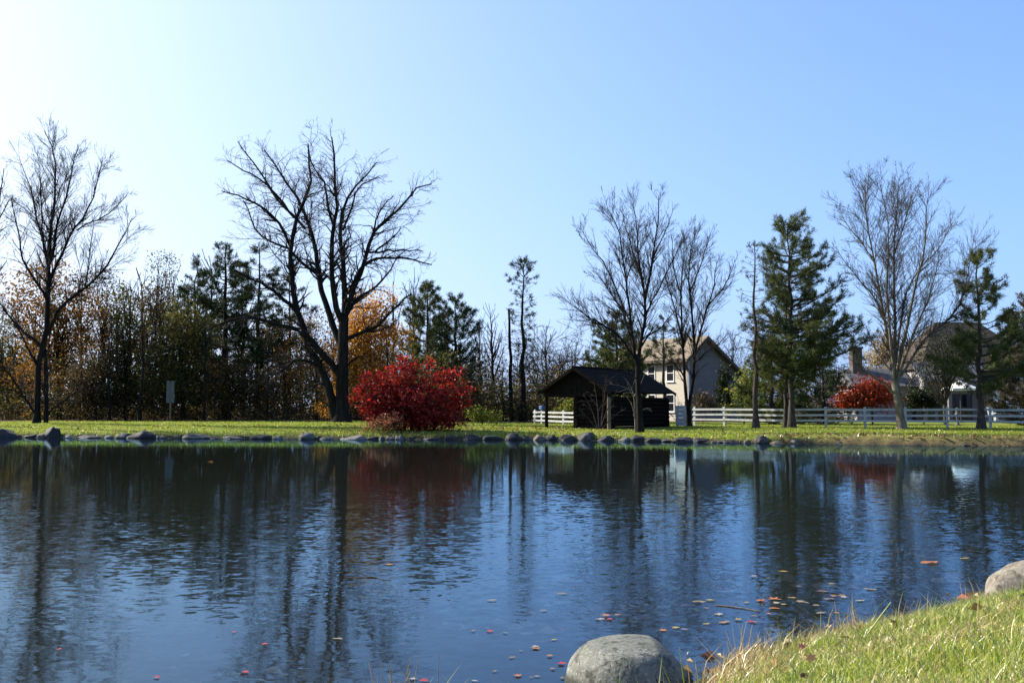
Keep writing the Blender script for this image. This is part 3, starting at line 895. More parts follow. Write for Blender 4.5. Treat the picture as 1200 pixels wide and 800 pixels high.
conifer("pine_tree", "dark pine with upswept tufted boughs behind the right half of the red bush", 31, 74, 533, 493, 350,
        [(.12, 34), (.4, 40), (.7, 36), (.88, 26), (1, 8)], M['bark_dark'], M['needle'], 8, .55, 6, .2, .18, clus=3.4, m=13, ln=.26, wd=.045, start=.35)
conifer("pine_tree", "tall slender pole-like pine with one green tuft at its very top", 32, 74, 613, 493, 309,
        [(.3, 12), (.5, 16), (.7, 19), (.84, 17), (.9, 20), (.96, 19), (1, 8)], M['bark_dark'], M['needle'], 8, .36, 6, .1, .08, clus=1.5, m=10, ln=.24, wd=.045, start=.45,
        sub=1.3, dead_below=.84)
conifer("pine_tree", "low green evergreen filling the gap under the full green pine behind the fence", 33, 66, 905, 491, 395,
        [(.02, 40), (.3, 42), (.6, 30), (1, 6)], M['bark_pine'], M['needle_yellow'], 7, .4, 7, .15, .1, clus=3.4, m=12, ln=.22, wd=.045, start=.3)
conifer("pine_tree", "dark spreading evergreen low behind the fence next to the red-orange shrub", 34, 68, 965, 491, 412,
        [(.02, 50), (.3, 54), (.6, 36), (1, 6)], M['bark_pine'], M['needle'], 7, .45, 7, .1, .08, clus=2.8, m=12, ln=.24, wd=.045, start=.35)

# ------------------------------------------------------------------ leafy trees and shrubs
def leafy(name, label, cat, seed, D, base, blobs, bark, leafm, trunk_w, nclump, per, size, csize, stems=None, group=None, flat=0.0, squash=.75, nlimb=14, under=0.0):
    """blobs: (px, py, half width px, half height px) ellipsoids that the crown fills"""
    rng = np.random.default_rng(seed)
    ppm = D / F
    b = at(base[0], base[1], D); b[2] = float(height(b[0], b[1])) - .05
    root = empty(name, b, label, cat, group)
    vol = np.array([q[2] * q[2] * q[3] for q in blobs], float); vol /= vol.sum()
    cl = []
    for (x, y, w, h), f in zip(blobs, vol):
        n = max(6, int(nclump * f))
        d = unit(rng.normal(size=(n, 3))); r = rng.random((n, 1)) ** (1 / 2.4)
        c = at(x, y, D) - b
        cl.append(c + d * r * np.array([w * ppm, w * ppm * squash, h * ppm]))
    cl = np.concatenate(cl)
    cl = cl[cl[:, 2] > .12 + under]
    n = len(cl)
    cs = csize * rng.uniform(.6, 1.4, (n, 1, 1))
    if cat == "tree": per, size = int(per * 1.6), size * .74
    L = cl[:, None, :] + np.clip(rng.normal(size=(n, per, 3)), -1.7, 1.7) * cs * np.array([1, 1, .7])
    L = L.reshape(-1, 3); L = L[L[:, 2] > .03]
    V, Q = leaf_quads(rng, L, size, flat=flat)
    # trunk and limbs that reach into the crown
    stems = stems or [(0, 0)]
    P, R = [], []
    zt = cl[:, 2].max()
    for i, (ox, _) in enumerate(stems):
        tip = cl[rng.choice(n)] * np.array([.35, .35, 0]) + np.array([ox * ppm * 1.5, 0, zt * .72])
        p = resample([(ox * ppm, rng.normal() * .1, -.05), (ox * ppm * 1.1 + rng.normal() * .06, rng.normal() * .1, zt * .3), tip], 8)
        P.append(p); R.append(trunk_w * ppm * .5 * np.linspace(1, .2, 8))
    P = np.array(P); R = np.array(R)
    tgt = cl[rng.choice(n, size=min(n, nlimb), replace=False)]
    B, BR = [], []
    for q in tgt:
        s = P[rng.integers(len(P))]; a = s[rng.integers(2, 7)]
        mid = (a + q) / 2 + np.array([0, 0, .06 * np.linalg.norm(q - a)]) + rng.normal(size=3) * .08 * np.linalg.norm(q - a)
        B.append(resample([a, mid, q], 7)); BR.append(np.linspace(max(.014, trunk_w * ppm * .16), .008, 7))
    B = np.array(B); BR = np.array(BR)
    T2, TR2 = grow(rng, B, BR, 2.0, .2, 40, .4, .15, 1.2, .05, .15, 4, .5, .006)
    TV, TQ = join([tubes(P, R, 8), tubes(B, BR, 5), tubes(T2, TR2, 3)])
    mk("trunk", TV, TQ, bark, root, smooth=True) if cat == "tree" else tag(mk("stems", TV, TQ, bark, root, smooth=True), kind='stuff')
    tag(mk("crown" if cat == "tree" else "foliage", V, Q, leafm, root), kind='stuff')
    return root


leafy("red_shrub", "big round burning-red shrub at the far waterline beside the massive leafless tree", "shrub", 41, 51.5, (488, 506),
      [(452, 456, 36, 26), (480, 440, 24, 22), (520, 458, 30, 28), (486, 474, 52, 24), (432, 468, 20, 24), (541, 466, 12, 26), (458, 430, 13, 11), (500, 430, 15, 11),
       (424, 458, 12, 14), (508, 486, 36, 15), (446, 482, 28, 16), (480, 494, 50, 10), (512, 497, 32, 8), (476, 424, 9, 7), (530, 436, 14, 12)],
      M['bark_dark'], M['leaf_red'], 4, 600, 22, .125, .18, [(-14, 0), (-5, 0), (3, 0), (10, 0), (-22, 0), (20, 0)], nlimb=60)
leafy("shrub", "small salmon and green shrub at the waterline tucked under the red shrub's near corner", "shrub", 42, 50, (458, 506),
      [(450, 496, 20, 8), (462, 491, 14, 10), (436, 500, 12, 5)], M['twig'], M['leaf_pink'], 1.5, 42, 16, .10, .15, [(-6, 0), (4, 0), (10, 0)], nlimb=16)
leafy("rust_tree", "rust-orange leafed tree behind the tall twin-stemmed leafless tree", "tree", 43, 75, (70, 493),
      [(62, 330, 40, 30), (48, 365, 44, 36), (92, 362, 36, 34), (75, 400, 55, 30), (60, 440, 60, 26), (20, 345, 26, 28)], M['bark_dark'], M['leaf_rust'], 8, 400, 19, .22, .42, nlimb=40)
leafy("gold_tree", "golden-orange leafed tree glowing behind the massive leafless trunk", "tree", 44, 73, (418, 493),
      [(425, 372, 28, 36), (440, 400, 40, 34), (410, 420, 34, 36), (440, 445, 42, 30), (405, 465, 36, 18), (385, 478, 16, 12), (452, 350, 14, 24)], M['bark_grey'], M['leaf_gold'], 6, 560, 20, .2, .4, nlimb=36)
leafy("gold_sapling", "small golden-leafed sapling low against the base of the massive leafless trunk", "tree", 45, 68, (384, 494),
      [(382, 478, 13, 10), (396, 470, 12, 14)], M['twig'], M['leaf_gold'], 2, 34, 16, .15, .22, nlimb=10)
leafy("ochre_tree", "thin ochre-leafed tree in the wood under the massive leafless tree's low bough", "tree", 46, 80, (334, 493),
      [(330, 410, 26, 36), (345, 440, 30, 30), (320, 460, 28, 24)], M['bark_grey'], M['leaf_rust'], 4, 170, 14, .2, .45, nlimb=24)
leafy("olive_tree", "dark olive leafed tree directly behind the two-panel sign", "tree", 47, 71, (215, 493),
      [(215, 385, 30, 34), (205, 420, 36, 34), (225, 450, 40, 28), (190, 455, 30, 28), (240, 395, 22, 28)], M['bark_dark'], M['leaf_olive'], 6, 420, 20, .2, .38, nlimb=30)
leafy("leafy_tree", "slim dark leafed tree just right of the rust-orange tree", "tree", 48, 72, (146, 493),
      [(142, 352, 16, 22), (148, 385, 24, 26), (138, 425, 28, 28), (150, 460, 32, 22)], M['bark_dark'], M['leaf_olive'], 4, 260, 18, .2, .36, nlimb=24)
leafy("leafy_tree", "slim brown leafed tree left of the two-panel sign", "tree", 49, 77, (176, 493),
      [(178, 360, 18, 24), (172, 400, 22, 30), (180, 445, 26, 30)], M['bark_dark'], M['leaf_brown'], 4, 200, 18, .2, .38, nlimb=22)
leafy("leafy_tree", "brown leafed understorey tree at the foot of the tall dark pine", "tree", 50, 72, (270, 493),
      [(262, 440, 34, 26), (290, 455, 30, 24), (250, 465, 30, 18)], M['bark_dark'], M['leaf_brown'], 4, 220, 18, .19, .38, nlimb=22)
leafy("leafy_tree", "dark leafed tree at the photo's left edge behind the twin-stemmed tree", "tree", 51, 80, (10, 493),
      [(5, 410, 34, 40), (20, 450, 40, 30), (-15, 440, 34, 36)], M['bark_dark'], M['leaf_olive'], 6, 330, 18, .2, .4, nlimb=24)
leafy("leafy_tree", "low dark leafed tree between the rust-orange tree and the slim dark tree", "tree", 52, 70, (112, 493),
      [(105, 440, 28, 24), (120, 462, 26, 20), (92, 468, 26, 16)], M['bark_dark'], M['leaf_brown'], 4, 200, 18, .18, .34, nlimb=20)
leafy("shrub", "yellow-green shrub seen through the log cabin's open porch", "shrub", 53, 68, (667, 493),
      [(667, 478, 13, 11), (660, 484, 14, 8)], M['twig'], M['leaf_lime'], 1.5, 50, 18, .14, .22, nlimb=10)
leafy("shrub", "low yellow-green shrub between the red shrub and the tall boulder", "shrub", 54, 60, (566, 496),
      [(562, 486, 16, 9), (580, 489, 12, 6)], M['twig'], M['leaf_lime'], 1.5, 46, 16, .13, .2, nlimb=10)
leafy("shrub", "olive shrub poking above the red shrub's top", "shrub", 55, 66, (515, 494),
      [(512, 425, 20, 16), (505, 450, 26, 26), (525, 455, 24, 26)], M['twig'], M['leaf_olive'], 2, 110, 18, .16, .28, nlimb=18)
leafy("shrub", "round red-orange shrub behind the fence beside the fanned pale tree", "shrub", 56, 66, (1018, 492),
      [(1018, 460, 26, 18), (1000, 466, 20, 14), (1036, 464, 18, 16), (988, 472, 12, 9)], M['twig'], M['leaf_redorange'], 2.5, 190, 22, .14, .26, [(-5, 0), (4, 0)], nlimb=24)
leafy("tan_tree", "tan leafed tree far beyond the fanned pale tree's trunk", "tree", 57, 92, (1042, 490),
      [(1040, 410, 20, 24), (1030, 425, 18, 20), (1058, 415, 14, 20)], M['bark_grey'], M['leaf_tan'], 4, 120, 15, .22, .4, nlimb=18)
leafy("shrub", "tall dark cone-shaped evergreen shrub against the cream house's gable wall", "shrub", 58, 77, (849, 490),
      [(849, 436, 8, 14), (849, 452, 11, 18), (848, 470, 13, 18)], M['twig'], M['leaf_dark'], 2, 150, 24, .12, .16, nlimb=10)
leafy("shrub", "yellowing green shrub before the cream house's lower right corner", "shrub", 59, 70, (872, 491),
      [(868, 462, 14, 22), (880, 450, 16, 28), (862, 478, 14, 10)], M['twig'], M['leaf_lime'], 2, 90, 16, .15, .26, nlimb=16)
leafy("shrub", "dark clipped shrub behind the fence between the fanned tree and the umbrella", "shrub", 60, 68, (1082, 491),
      [(1078, 466, 17, 13), (1092, 472, 12, 9), (1068, 473, 12, 9)], M['twig'], M['leaf_dark'], 2, 120, 20, .14, .24, nlimb=14)
leafy("shrub", "brown bare-looking shrub at the foot of the cream house's gable wall", "shrub", 61, 76, (824, 491),
      [(824, 470, 12, 14), (834, 476, 10, 9)], M['twig'], M['leaf_brown'], 1.5, 60, 14, .14, .24, nlimb=20)

leafy("leafy_tree", "twiggy brown-green tree screening the brown-roofed house left of the patio umbrella", "tree", 62, 63, (1108, 491),
      [(1110, 402, 26, 22), (1095, 424, 26, 20), (1128, 420, 22, 22), (1082, 440, 16, 12), (1140, 398, 18, 18)], M['bark_grey'], M['leaf_dark'], 5, 170, 13, .14, .4, nlimb=70)
leafy("leafy_tree", "tall thin-leafed brown tree rising behind the slim dark leafed tree", "tree", 63, 80, (118, 493),
      [(116, 335, 20, 26), (128, 365, 24, 26), (108, 390, 24, 26)], M['bark_dark'], M['leaf_brown'], 4, 130, 16, .18, .42, nlimb=40)
leafy("leafy_tree", "tall thin-leafed olive tree behind the slim brown leafed tree", "tree", 64, 82, (190, 493),
      [(188, 318, 20, 24), (200, 345, 26, 28), (175, 372, 28, 28), (205, 380, 26, 26)], M['bark_dark'], M['leaf_olive'], 4, 170, 16, .18, .42, nlimb=46)
leafy("leafy_tree", "sparse brown leafed tree between the two tall dark pines' feet and the ochre tree", "tree", 65, 84, (308, 493),
      [(306, 400, 26, 26), (325, 380, 22, 26), (350, 400, 24, 26), (290, 430, 26, 22)], M['bark_grey'], M['leaf_brown'], 4, 150, 14, .18, .42, nlimb=46)
leafy("leafy_tree", "sparse ochre tree in the wood left of the golden tree's crown", "tree", 66, 86, (372, 493),
      [(368, 380, 22, 28), (380, 420, 24, 26), (355, 440, 22, 24)], M['bark_grey'], M['leaf_rust'], 4, 120, 14, .18, .4, nlimb=40)
conifer("pine_tree", "ragged dark evergreen left of the tall dark pine, over the two-panel sign", 35, 84, 226, 493, 304,
        [(.3, 26), (.5, 34), (.7, 30), (.88, 18), (1, 5)], M['bark_dark'], M['needle'], 7, .7, 5, .08, .12, clus=3.2, m=13, ln=.28, wd=.045, start=.3)

# ------------------------------------------------------------------ background bare trees: three kinds, copied
def bare_proto(name, seed, H, trunk_r, nl, bark, twigm, spread, label, loc, scale=1.0, group=None):
    rng = np.random.default_rng(seed)
    root = empty(name, loc, label, "tree", group)
    k = 12; t = np.linspace(0, 1, k)
    T = np.stack([rng.normal(size=k).cumsum() * .05 * H / 12, rng.normal(size=k).cumsum() * .05 * H / 12, H * .82 * t - .1], -1)
    R = trunk_r * (1.05 - .9 * t); R[0] *= 1.4
    P1, R1 = grow(rng, T[None], R[None], nl / H, .3, spread, .42, 1.0, H * .4, .22, .08, 9, .55, .02)
    P2, R2 = grow(rng, P1, R1, 1.1, .15, 32, .4, .5, 2.6, .12, .14, 6, .5, .011)
    P3, R3 = grow(rng, P2, R2, 1.8, .15, 34, .5, .3, 1.2, .1, .16, 4, .55, .009)
    V, Q = tubes(T[None], R[None], 8)
    V1, Q1 = join([(V, Q), tubes(P1, R1, 5)])
    mk("trunk", V1, Q1, bark, root, smooth=True)
    V, Q = join([tubes(P2, R2, 4), tubes(P3, R3, 3)])
    tag(mk("crown", V, Q, twigm, root), kind='stuff')
    return root


def copy_thing(src, loc, rz, sc, label):
    r = src.copy(); COL.objects.link(r)
    r.location = Vector(loc); r.rotation_euler = (0, 0, rz); r.scale = sc
    r["label"] = label
    for ch in src.children:
        c = ch.copy(); COL.objects.link(c); c.parent = r
    return r


BG = "leafless trees of the wood behind the pond"
protos = []
for i, (sd, nl, sp, tr) in enumerate(((71, 30, 34, .17), (72, 24, 26, .13), (73, 38, 42, .2))):
    protos.append(bare_proto("bare_tree", sd, 12.0, tr, nl, M['bark_dark'], M['twig'], sp,
                             "x", (0, 0, 0), group=BG))
bgt = [  # px, top py, distance, kind, label
    (178, 282, 79, 1, "tall leafless forked tree left of the two-panel sign"),
    (150, 310, 86, 0, "leafless tree behind the slim dark leafed tree"),
    (200, 300, 92, 0, "leafless tree fading behind the dark olive tree"),
    (118, 318, 90, 2, "leafless tree just right of the rust-orange crown"),
    (228, 290, 84, 1, "leafless tree against the tall dark pine's left boughs"),
    (352, 345, 92, 0, "leafless tree in the wood left of the golden tree"),
    (318, 372, 88, 1, "pale slim leafless trunk under the tiered dark pine"),
    (462, 300, 88, 1, "tall pale leafless tree above the golden tree's right side"),
    (484, 306, 94, 0, "tall twiggy leafless tree rising left of the mid green pine"),
    (562, 360, 86, 0, "leafless tree at the right edge of the upswept dark pine"),
    (578, 345, 96, 2, "leafless tree halfway between the dark pine and the slender pole-like pine"),
    (590, 395, 76, 1, "short slim leafless tree left of the broken snag"),
    (626, 385, 84, 1, "leafless tree touching the slender pole-like pine's right side"),
    (640, 368, 80, 0, "leafless tree with dark upright boughs above the cabin's left eave"),
    (655, 402, 96, 2, "low leafless tree over the cabin's left eave"),
    (672, 388, 90, 1, "leafless tree over the log cabin's gable peak"),
    (690, 395, 84, 0, "leafless tree beside the olive evergreen behind the cabin"),
    (545, 400, 98, 2, "low leafless tree in the wood behind the red shrub's right side"),
    (606, 410, 100, 2, "low leafless tree deep behind the slender pole-like pine"),
    (420, 330, 98, 0, "leafless tree deep behind the golden tree"),
    (36, 330, 96, 2, "leafless tree deep behind the rust-orange tree"),
    (-12, 300, 88, 0, "leafless tree at the photo's left edge in the wood"),
    (92, 300, 84, 0, "leafless tree rising through the rust-orange crown's right side"),
    (135, 322, 88, 2, "leafless tree behind the tall thin-leafed brown tree"),
    (165, 300, 94, 2, "leafless tree left of the tall leafless forked tree"),
    (245, 282, 96, 0, "leafless tree behind the ragged dark evergreen"),
    (285, 300, 98, 2, "leafless tree deep behind the two tall dark pines"),
    (390, 345, 94, 2, "leafless tree deep behind the massive leafless tree's fork"),
    (505, 322, 92, 1, "leafless tree just behind the mid green pine's tip"),
    (128, 350, 69, 1, "slim dark trunk standing in front of the thicket between the rust-orange and slim dark trees"),
    (163, 330, 68.5, 1, "slim dark trunk in front of the thicket, second from the two-panel sign"),
    (240, 335, 69, 1, "slim dark trunk just right of the two-panel sign"),
    (312, 352, 69, 1, "slim dark trunk before the thicket under the massive tree's longest left bough"),
    (372, 372, 69, 1, "slim dark trunk before the thicket left of the massive tree's leaning stem"),
    (452, 356, 70, 1, "slim dark trunk rising directly behind the red shrub's left half"),
    (1006, 385, 96, 2, "leafless tree far behind the dark spreading evergreen"),
    (860, 380, 104, 0, "leafless tree far behind the cream house's roof"),
    (885, 400, 98, 2, "leafless tree far behind the nearly dead pine"),
]
rg = random.Random(5)
used = set()
for (px, ty, D, kd, lab) in bgt:
    p = at(px, 493, D); z0 = float(height(p[0], p[1])) - .05
    s = (zat(ty, D) - z0) / 11.6
    loc = (p[0], D, z0); rz = rg.uniform(0, 6.28); sc = (s * rg.uniform(.85, 1.1), s * rg.uniform(.85, 1.1), s)
    if kd not in used:
        used.add(kd)
        r = protos[kd]; r.location = loc; r.rotation_euler = (0, 0, rz); r.scale = sc; r["label"] = lab
    else:
        copy_thing(protos[kd], loc, rz, sc, lab)

# broken snag
b = at(600, 493, 75); b[2] = float(height(b[0], b[1])) - .05
root = empty("tree_snag", b, "broken-topped dead trunk just left of the slender pole-like pine", "dead tree")
rng = np.random.default_rng(80)
H = zat(362, 75) - b[2]
t = np.linspace(0, 1, 10)
TP = np.stack([-.25 * t + rng.normal(size=10) * .03, rng.normal(size=10) * .03, H * t], -1)
TRd = .17 * (1 - .55 * t)
V, Q = tubes(TP[None], TRd[None], 9)
mk("trunk", V, Q, M['bark_dark'], root, smooth=True)
P1, R1 = grow(rng, TP[None], TRd[None], 2.2, .3, 70, .08, .2, .9, .1, .2, 5, .3, .012)
V, Q = tubes(P1, R1, 4)
tag(mk("branches", V, Q, M['bark_dark'], root), kind='stuff')

# ------------------------------------------------------------------ undergrowth and the far wood: masses nobody could count
def undergrowth():
    rng = np.random.default_rng(90)
    pts = []
    # leafy thicket along the wood's edge
    for (x0, x1, y0, y1, h, n) in ((-44, -2, 70, 88, 5.0, 2300), (-4, 9, 72, 90, 4.4, 900), (8, 20, 86, 100, 3.4, 420), (18, 48, 88, 104, 4.6, 700)):
        x = rng.uniform(x0, x1, n); y = rng.uniform(y0, y1, n)
        hh = h * (.55 + .45 * np.clip(wav(x, y, .45, 3.1), -1, 1))
        z = hh * rng.random(n) ** 1.1
        pts.append(np.stack([x, y, z + .6], -1))
    c = np.concatenate(pts)
    L = (c[:, None, :] + rng.normal(size=(len(c), 28, 3)) * np.array([.5, .5, .36])).reshape(-1, 3)
    L = L[L[:, 2] > .5]
    V, Q = leaf_quads(rng, L, .16)
    n = len(Q)
    idx = np.repeat(rng.choice(4, size=len(c) + 2, p=[.36, .36, .22, .06]), 28)[:n]
    o = mk("undergrowth", V, Q, [M['leaf_olive'], M['leaf_brown'], M['leaf_dark'], M['leaf_rust']], midx=idx)
    tag(o, "dark tangled leafy undergrowth along the edge of the wood", None, None, "stuff")
    # far wood: thin stems and twig haze
    N_ = 250
    x = np.concatenate([rng.uniform(-75, 14, 180), rng.uniform(14, 75, 70)]); y = rng.uniform(96, 150, N_)
    hgt = rng.uniform(6.0, 10.5, N_)
    z0 = height(x, y)
    P = np.stack([np.stack([x + rng.normal(size=N_) * .25 * k, y + rng.normal(size=N_) * .25 * k, z0 - .1 + hgt * k / 7], -1) for k in range(8)], 1)
    R = np.linspace(.15, .02, 8)[None, :] * rng.uniform(.5, 1.3, (N_, 1))
    P1, R1 = grow(rng, P, R, 1.8, .1, 45, .28, .8, 3.2, .18, .12, 5, .5, .016)
    P2, R2 = grow(rng, P1, R1, 1.5, .1, 36, .5, .4, 1.6, .1, .15, 3, .5, .013)
    V, Q = join([tubes(P, R, 5), tubes(P1, R1, 3), tubes(P2, R2, 3)])
    o = mk("far_wood", V, Q, M['twig'])
    tag(o, "grey-brown leafless wood filling the distance behind the nearer trees", None, None, "stuff")


undergrowth()

# ------------------------------------------------------------------ log cabin
def frame_m(o, ux):
    """local frame: origin o, u axis ux (unit xy), v = 90 degrees left of it, z up"""
    u = Vector((ux[0], ux[1], 0)).normalized(); v = Vector((-u.y, u.x, 0))
    return Matrix(((u.x, v.x, 0, o[0]), (u.y, v.y, 0, o[1]), (0, 0, 1, o[2]), (0, 0, 0, 1)))


def log_cabin():
    g = float(height(4.0, 54.5))
    v = Vector((4.5, 6.8, 0)).normalized(); u = Vector((v.y, -v.x, 0))
    root = empty("log_cabin", (3.3, 54.0, g), "dark log cabin with open corner porch behind the shore stones", "cabin")
    root.rotation_euler = (0, 0, math.atan2(u.y, u.x))        # local x = across, local y = along the ridge
    Lr, W, ze, zr = 8.1, 2.25, 2.33 - g, 3.68 - g
    # roof slabs with shingle courses as real steps
    for s in (-1, 1):
        mb = MB()
        nc = 9
        for k in range(nc):
            a0, a1 = k / nc, (k + 1) / nc + .02
            x0, x1 = s * W * (1 - a0), s * W * (1 - min(a1, 1))
            z0, z1 = ze + (zr - ze) * a0, ze + (zr - ze) * min(a1, 1)
            mb.prism([(x0, -.02, z0 + .07), (x1, -.02, z1 + .045), (x1, -.02, z1), (x0, -.02, z0 - .01)], (0, Lr + .04, 0))
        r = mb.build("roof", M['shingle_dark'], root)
        for y in (-.06, Lr + .03):
            fb = MB()
            fb.prism([(s * (W + .02), y, ze + .05), (s * .01, y, zr + .04), (s * .01, y, zr - .14), (s * (W + .02), y, ze - .13)], (0, .035, 0))
            fb.build("fascia", M['log'], r)
    MB().box(-.1, .1, -.03, Lr + .03, zr + .035, zr + .085).build("ridge_cap", M['shingle_dark'], root)
    # gable boards, front and back
    for y in (.32, Lr - .4):
        nb = 14
        for k in range(nb):
            xa, xb = -W * .92 + 1.84 * W * k / nb, -W * .92 + 1.84 * W * (k + 1) / nb - .015
            za, zb = (zr - .05 - (zr - ze) * abs(xx) / W for xx in (xa, xb))
            MB().prism([(xa, y, ze - .02), (xb, y, ze - .02), (xb, y, max(zb, ze)), (xa, y, max(za, ze))], (0, .03 + .008 * (k % 2), 0)).build("plank", M['log'], root)
    # beam and porch posts on the open side
    MB().box(-W * .9, W * .9, .28, .46, ze - .22, ze - .025).build("beam", M['log'], root)
    MB().box(-W * .9, -W * .9 + .16, .48, Lr - .45, ze - .22, ze - .03).build("beam", M['log'], root)
    for y in (.37, 4.0, Lr - .5):
        MB().cyl((-W * .86, y, -.15), (-W * .86, y, ze - .23), .10, .09, 10).build("post", M['log'], root)
    MB().cyl((W * .9, .2, -.15), (W * .9, .2, ze - .24), .11, .10, 10).build("post", M['post_wood'], root)
    # log walls of the closed room
    h = .225; n = int((ze - .25) / h)
    xl, xr, y0, y1 = -.1, W * .84, .55, Lr - .6
    rngl = random.Random(3)
    for k in range(n):
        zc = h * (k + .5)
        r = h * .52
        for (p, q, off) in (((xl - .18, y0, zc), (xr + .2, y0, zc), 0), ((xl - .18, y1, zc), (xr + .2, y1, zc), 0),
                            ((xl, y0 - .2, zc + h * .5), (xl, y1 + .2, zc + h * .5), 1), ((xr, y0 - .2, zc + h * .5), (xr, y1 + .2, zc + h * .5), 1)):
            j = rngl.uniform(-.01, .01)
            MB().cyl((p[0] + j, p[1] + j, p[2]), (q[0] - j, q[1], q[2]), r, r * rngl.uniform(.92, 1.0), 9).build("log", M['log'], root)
    MB().box(-W * .95, W * .95, .1, Lr - .2, -.25, .012).build("floor_slab", M['stone_grey'], root)


log_cabin()

# bare shrub with grey twigs in front of the cabin, and the crooked sapling
def twig_shrub(name, label, cat, seed, D, base, stems, twigm, r0, dens=1.0, ang=45):
    rng = np.random.default_rng(seed)
    ppm = D / F
    b = at(base[0], base[1], D); b[2] = float(height(b[0], b[1])) - .04
    root = empty(name, b, label, cat)
    P, R = [], []
    for pts, w in stems:
        q = resample(np.array(pts, float), 9)
        dep = rng.uniform(-.7, .7) * np.linspace(0, 1, 9)
        W_ = np.array([at(x, y, D + e) for (x, y), e in zip(q, dep)]) - b
        P.append(W_); R.append(np.linspace(w, .35, 9) * .5 * ppm)
    P, R = np.array(P), np.array(R)
    P1, R1 = grow(rng, P, R, 3.2 * dens, .15, ang, .5, .25, 1.1, .02, .22, 6, .55, .007)
    P2, R2 = grow(rng, P1, R1, 4.0 * dens, .1, ang, .5, .12, .5, .0, .22, 4, .55, .006)
    V, Q = tubes(P, R, 7); tag(mk("stems", V, Q, twigm, root, smooth=True), kind='stuff')
    V, Q = join([tubes(P1, R1, 4), tubes(P2, R2, 3)]); tag(mk("twigs", V, Q, twigm, root), kind='stuff')


twig_shrub("bare_shrub", "tangled grey leafless shrub in front of the log cabin's wall", "shrub", 95, 51, (700, 500),
           [([(700, 501), (694, 480), (684, 462)], 1.6), ([(702, 501), (700, 470), (696, 448)], 1.6), ([(704, 501), (712, 478), (724, 455)], 1.6),
            ([(706, 501), (722, 485), (734, 478)], 1.4), ([(698, 501), (688, 488), (678, 480)], 1.3), ([(704, 501), (708, 465), (712, 440)], 1.5)], M['twig_grey'], .02, .8)
twig_shrub("crooked_sapling", "crooked pale leafless sapling leaning beside the water's edge tree before the cabin", "tree", 96, 50, (745, 503),
           [([(745, 504), (744, 475), (742, 458), (736, 447), (730, 441)], 3.0), ([(743, 465), (752, 448), (758, 430)], 1.2), ([(742, 458), (728, 452), (715, 450)], 1.2)],
           M['bark_pale'], .02, .6)

# ------------------------------------------------------------------ fences and gate
def rail_fence(name, label, pts, h, rails, group=None, cap=None, overrun=.12):
    """pts: world xy of the posts"""
    z = [float(height(x, y)) for x, y in pts]
    root = empty(name, (pts[0][0], pts[0][1], z[0]), label, "fence", group)
    o = Vector((pts[0][0], pts[0][1], z[0]))
    for i, ((x, y), zz) in enumerate(zip(pts, z)):
        nx = pts[min(i + 1, len(pts) - 1)]; pv = pts[max(i - 1, 0)]
        a = math.atan2(nx[1] - pv[1], nx[0] - pv[0])
        Mx = Matrix.Translation(Vector((x, y, zz)) - o) @ Matrix.Rotation(a, 4, 'Z')
        mb = MB().box(-.065, .065, -.05, .05, -.3, h + .05, Mx)
        mb.prism([(-.065, -.05, h + .05), (.065, -.05, h + .05), (0, -.05, h + .085)], (0, .1, 0), Mx)
        p = mb.build("post", M['white_paint'], root)
        if cap == i: MB().box(-.16, .16, -.13, .13, h + .086, h + .33, Mx).build("cap", M['blue_paint'], p, bevel=.03)
    rr = random.Random(9)
    for i in range(len(pts) - 1):
        (x0, y0), (x1, y1) = pts[i], pts[i + 1]
        d = Vector((x1 - x0, y1 - y0, 0)); L = d.length; a = math.atan2(d.y, d.x)
        for rh in rails:
            za, zb = z[i] + rh + rr.uniform(-.015, .015), z[i + 1] + rh + rr.uniform(-.015, .015)
            pit = math.atan2(zb - za, L)
            Mx = Matrix.Translation(Vector((x0, y0, za)) - o) @ Matrix.Rotation(a, 4, 'Z') @ Matrix.Rotation(-pit, 4, 'Y')
            MB().box(.005 - (overrun if i == 0 else 0), L - .005, -.085, -.053, -.058, .058, Mx).build("rail", M['white_paint'], root)


fp = [(11.2 + 1.5 * k, 61.9 - 1.47 * k) for k in range(3)]
fp += [(15.7 + 2.09 * .91 * k, 57.5 - 2.09 * .41 * k) for k in range(8)]
rail_fence("rail_fence", "long white three-rail fence crossing the far lawn before the houses", fp, 1.08, (.38, .68, 1.0))
pl = [at(627, 496, 66), at(635, 496, 65.4), at(660.5, 496, 63.4), at(686, 496, 61.4)]
rail_fence("rail_fence", "short white rail fence seen through the log cabin's open porch", [(float(p[0]), float(p[1])) for p in pl], .82, (.2, .47, .74), cap=1)


def board_gate():
    p = at(798, 497, 59); g = float(height(p[0], p[1]))
    root = empty("board_gate", (p[0], p[1], g), "narrow white board gate between the log cabin and the forked leafless tree", "gate")
    root.rotation_euler = (0, 0, math.radians(-35))
    for k in range(5):
        MB().box(-.33, .33, -.03, .012 + .006 * (k % 2), .06 + .235 * k, .06 + .235 * k + .222).build("board", M['white_paint'], root)
    for x in (-.24, .24):
        MB().box(x - .045, x + .045, .02, .07, -.1, 1.2).build("batten", M['white_paint'], root)


board_gate()

# ------------------------------------------------------------------ sign by the wood
def sign():
    p = at(199, 494, 67); g = float(height(p[0], p[1]))
    root = empty("sign", (p[0], p[1], g), "grey sign of two upright narrow panels standing before the wood", "sign")
    z0, z1 = zat(472, 67) - g, zat(446, 67) - g
    for s in (-1, 1):
        MB().box(s * .15 - .11, s * .15 + .11, -.03, .0, z0, z1).build("panel", M['sign_grey'], root, bevel=.006)
    MB().box(-.045, .045, .005, .09, -.3, z1 - .05).build("post", M['post_wood'], root)


sign()

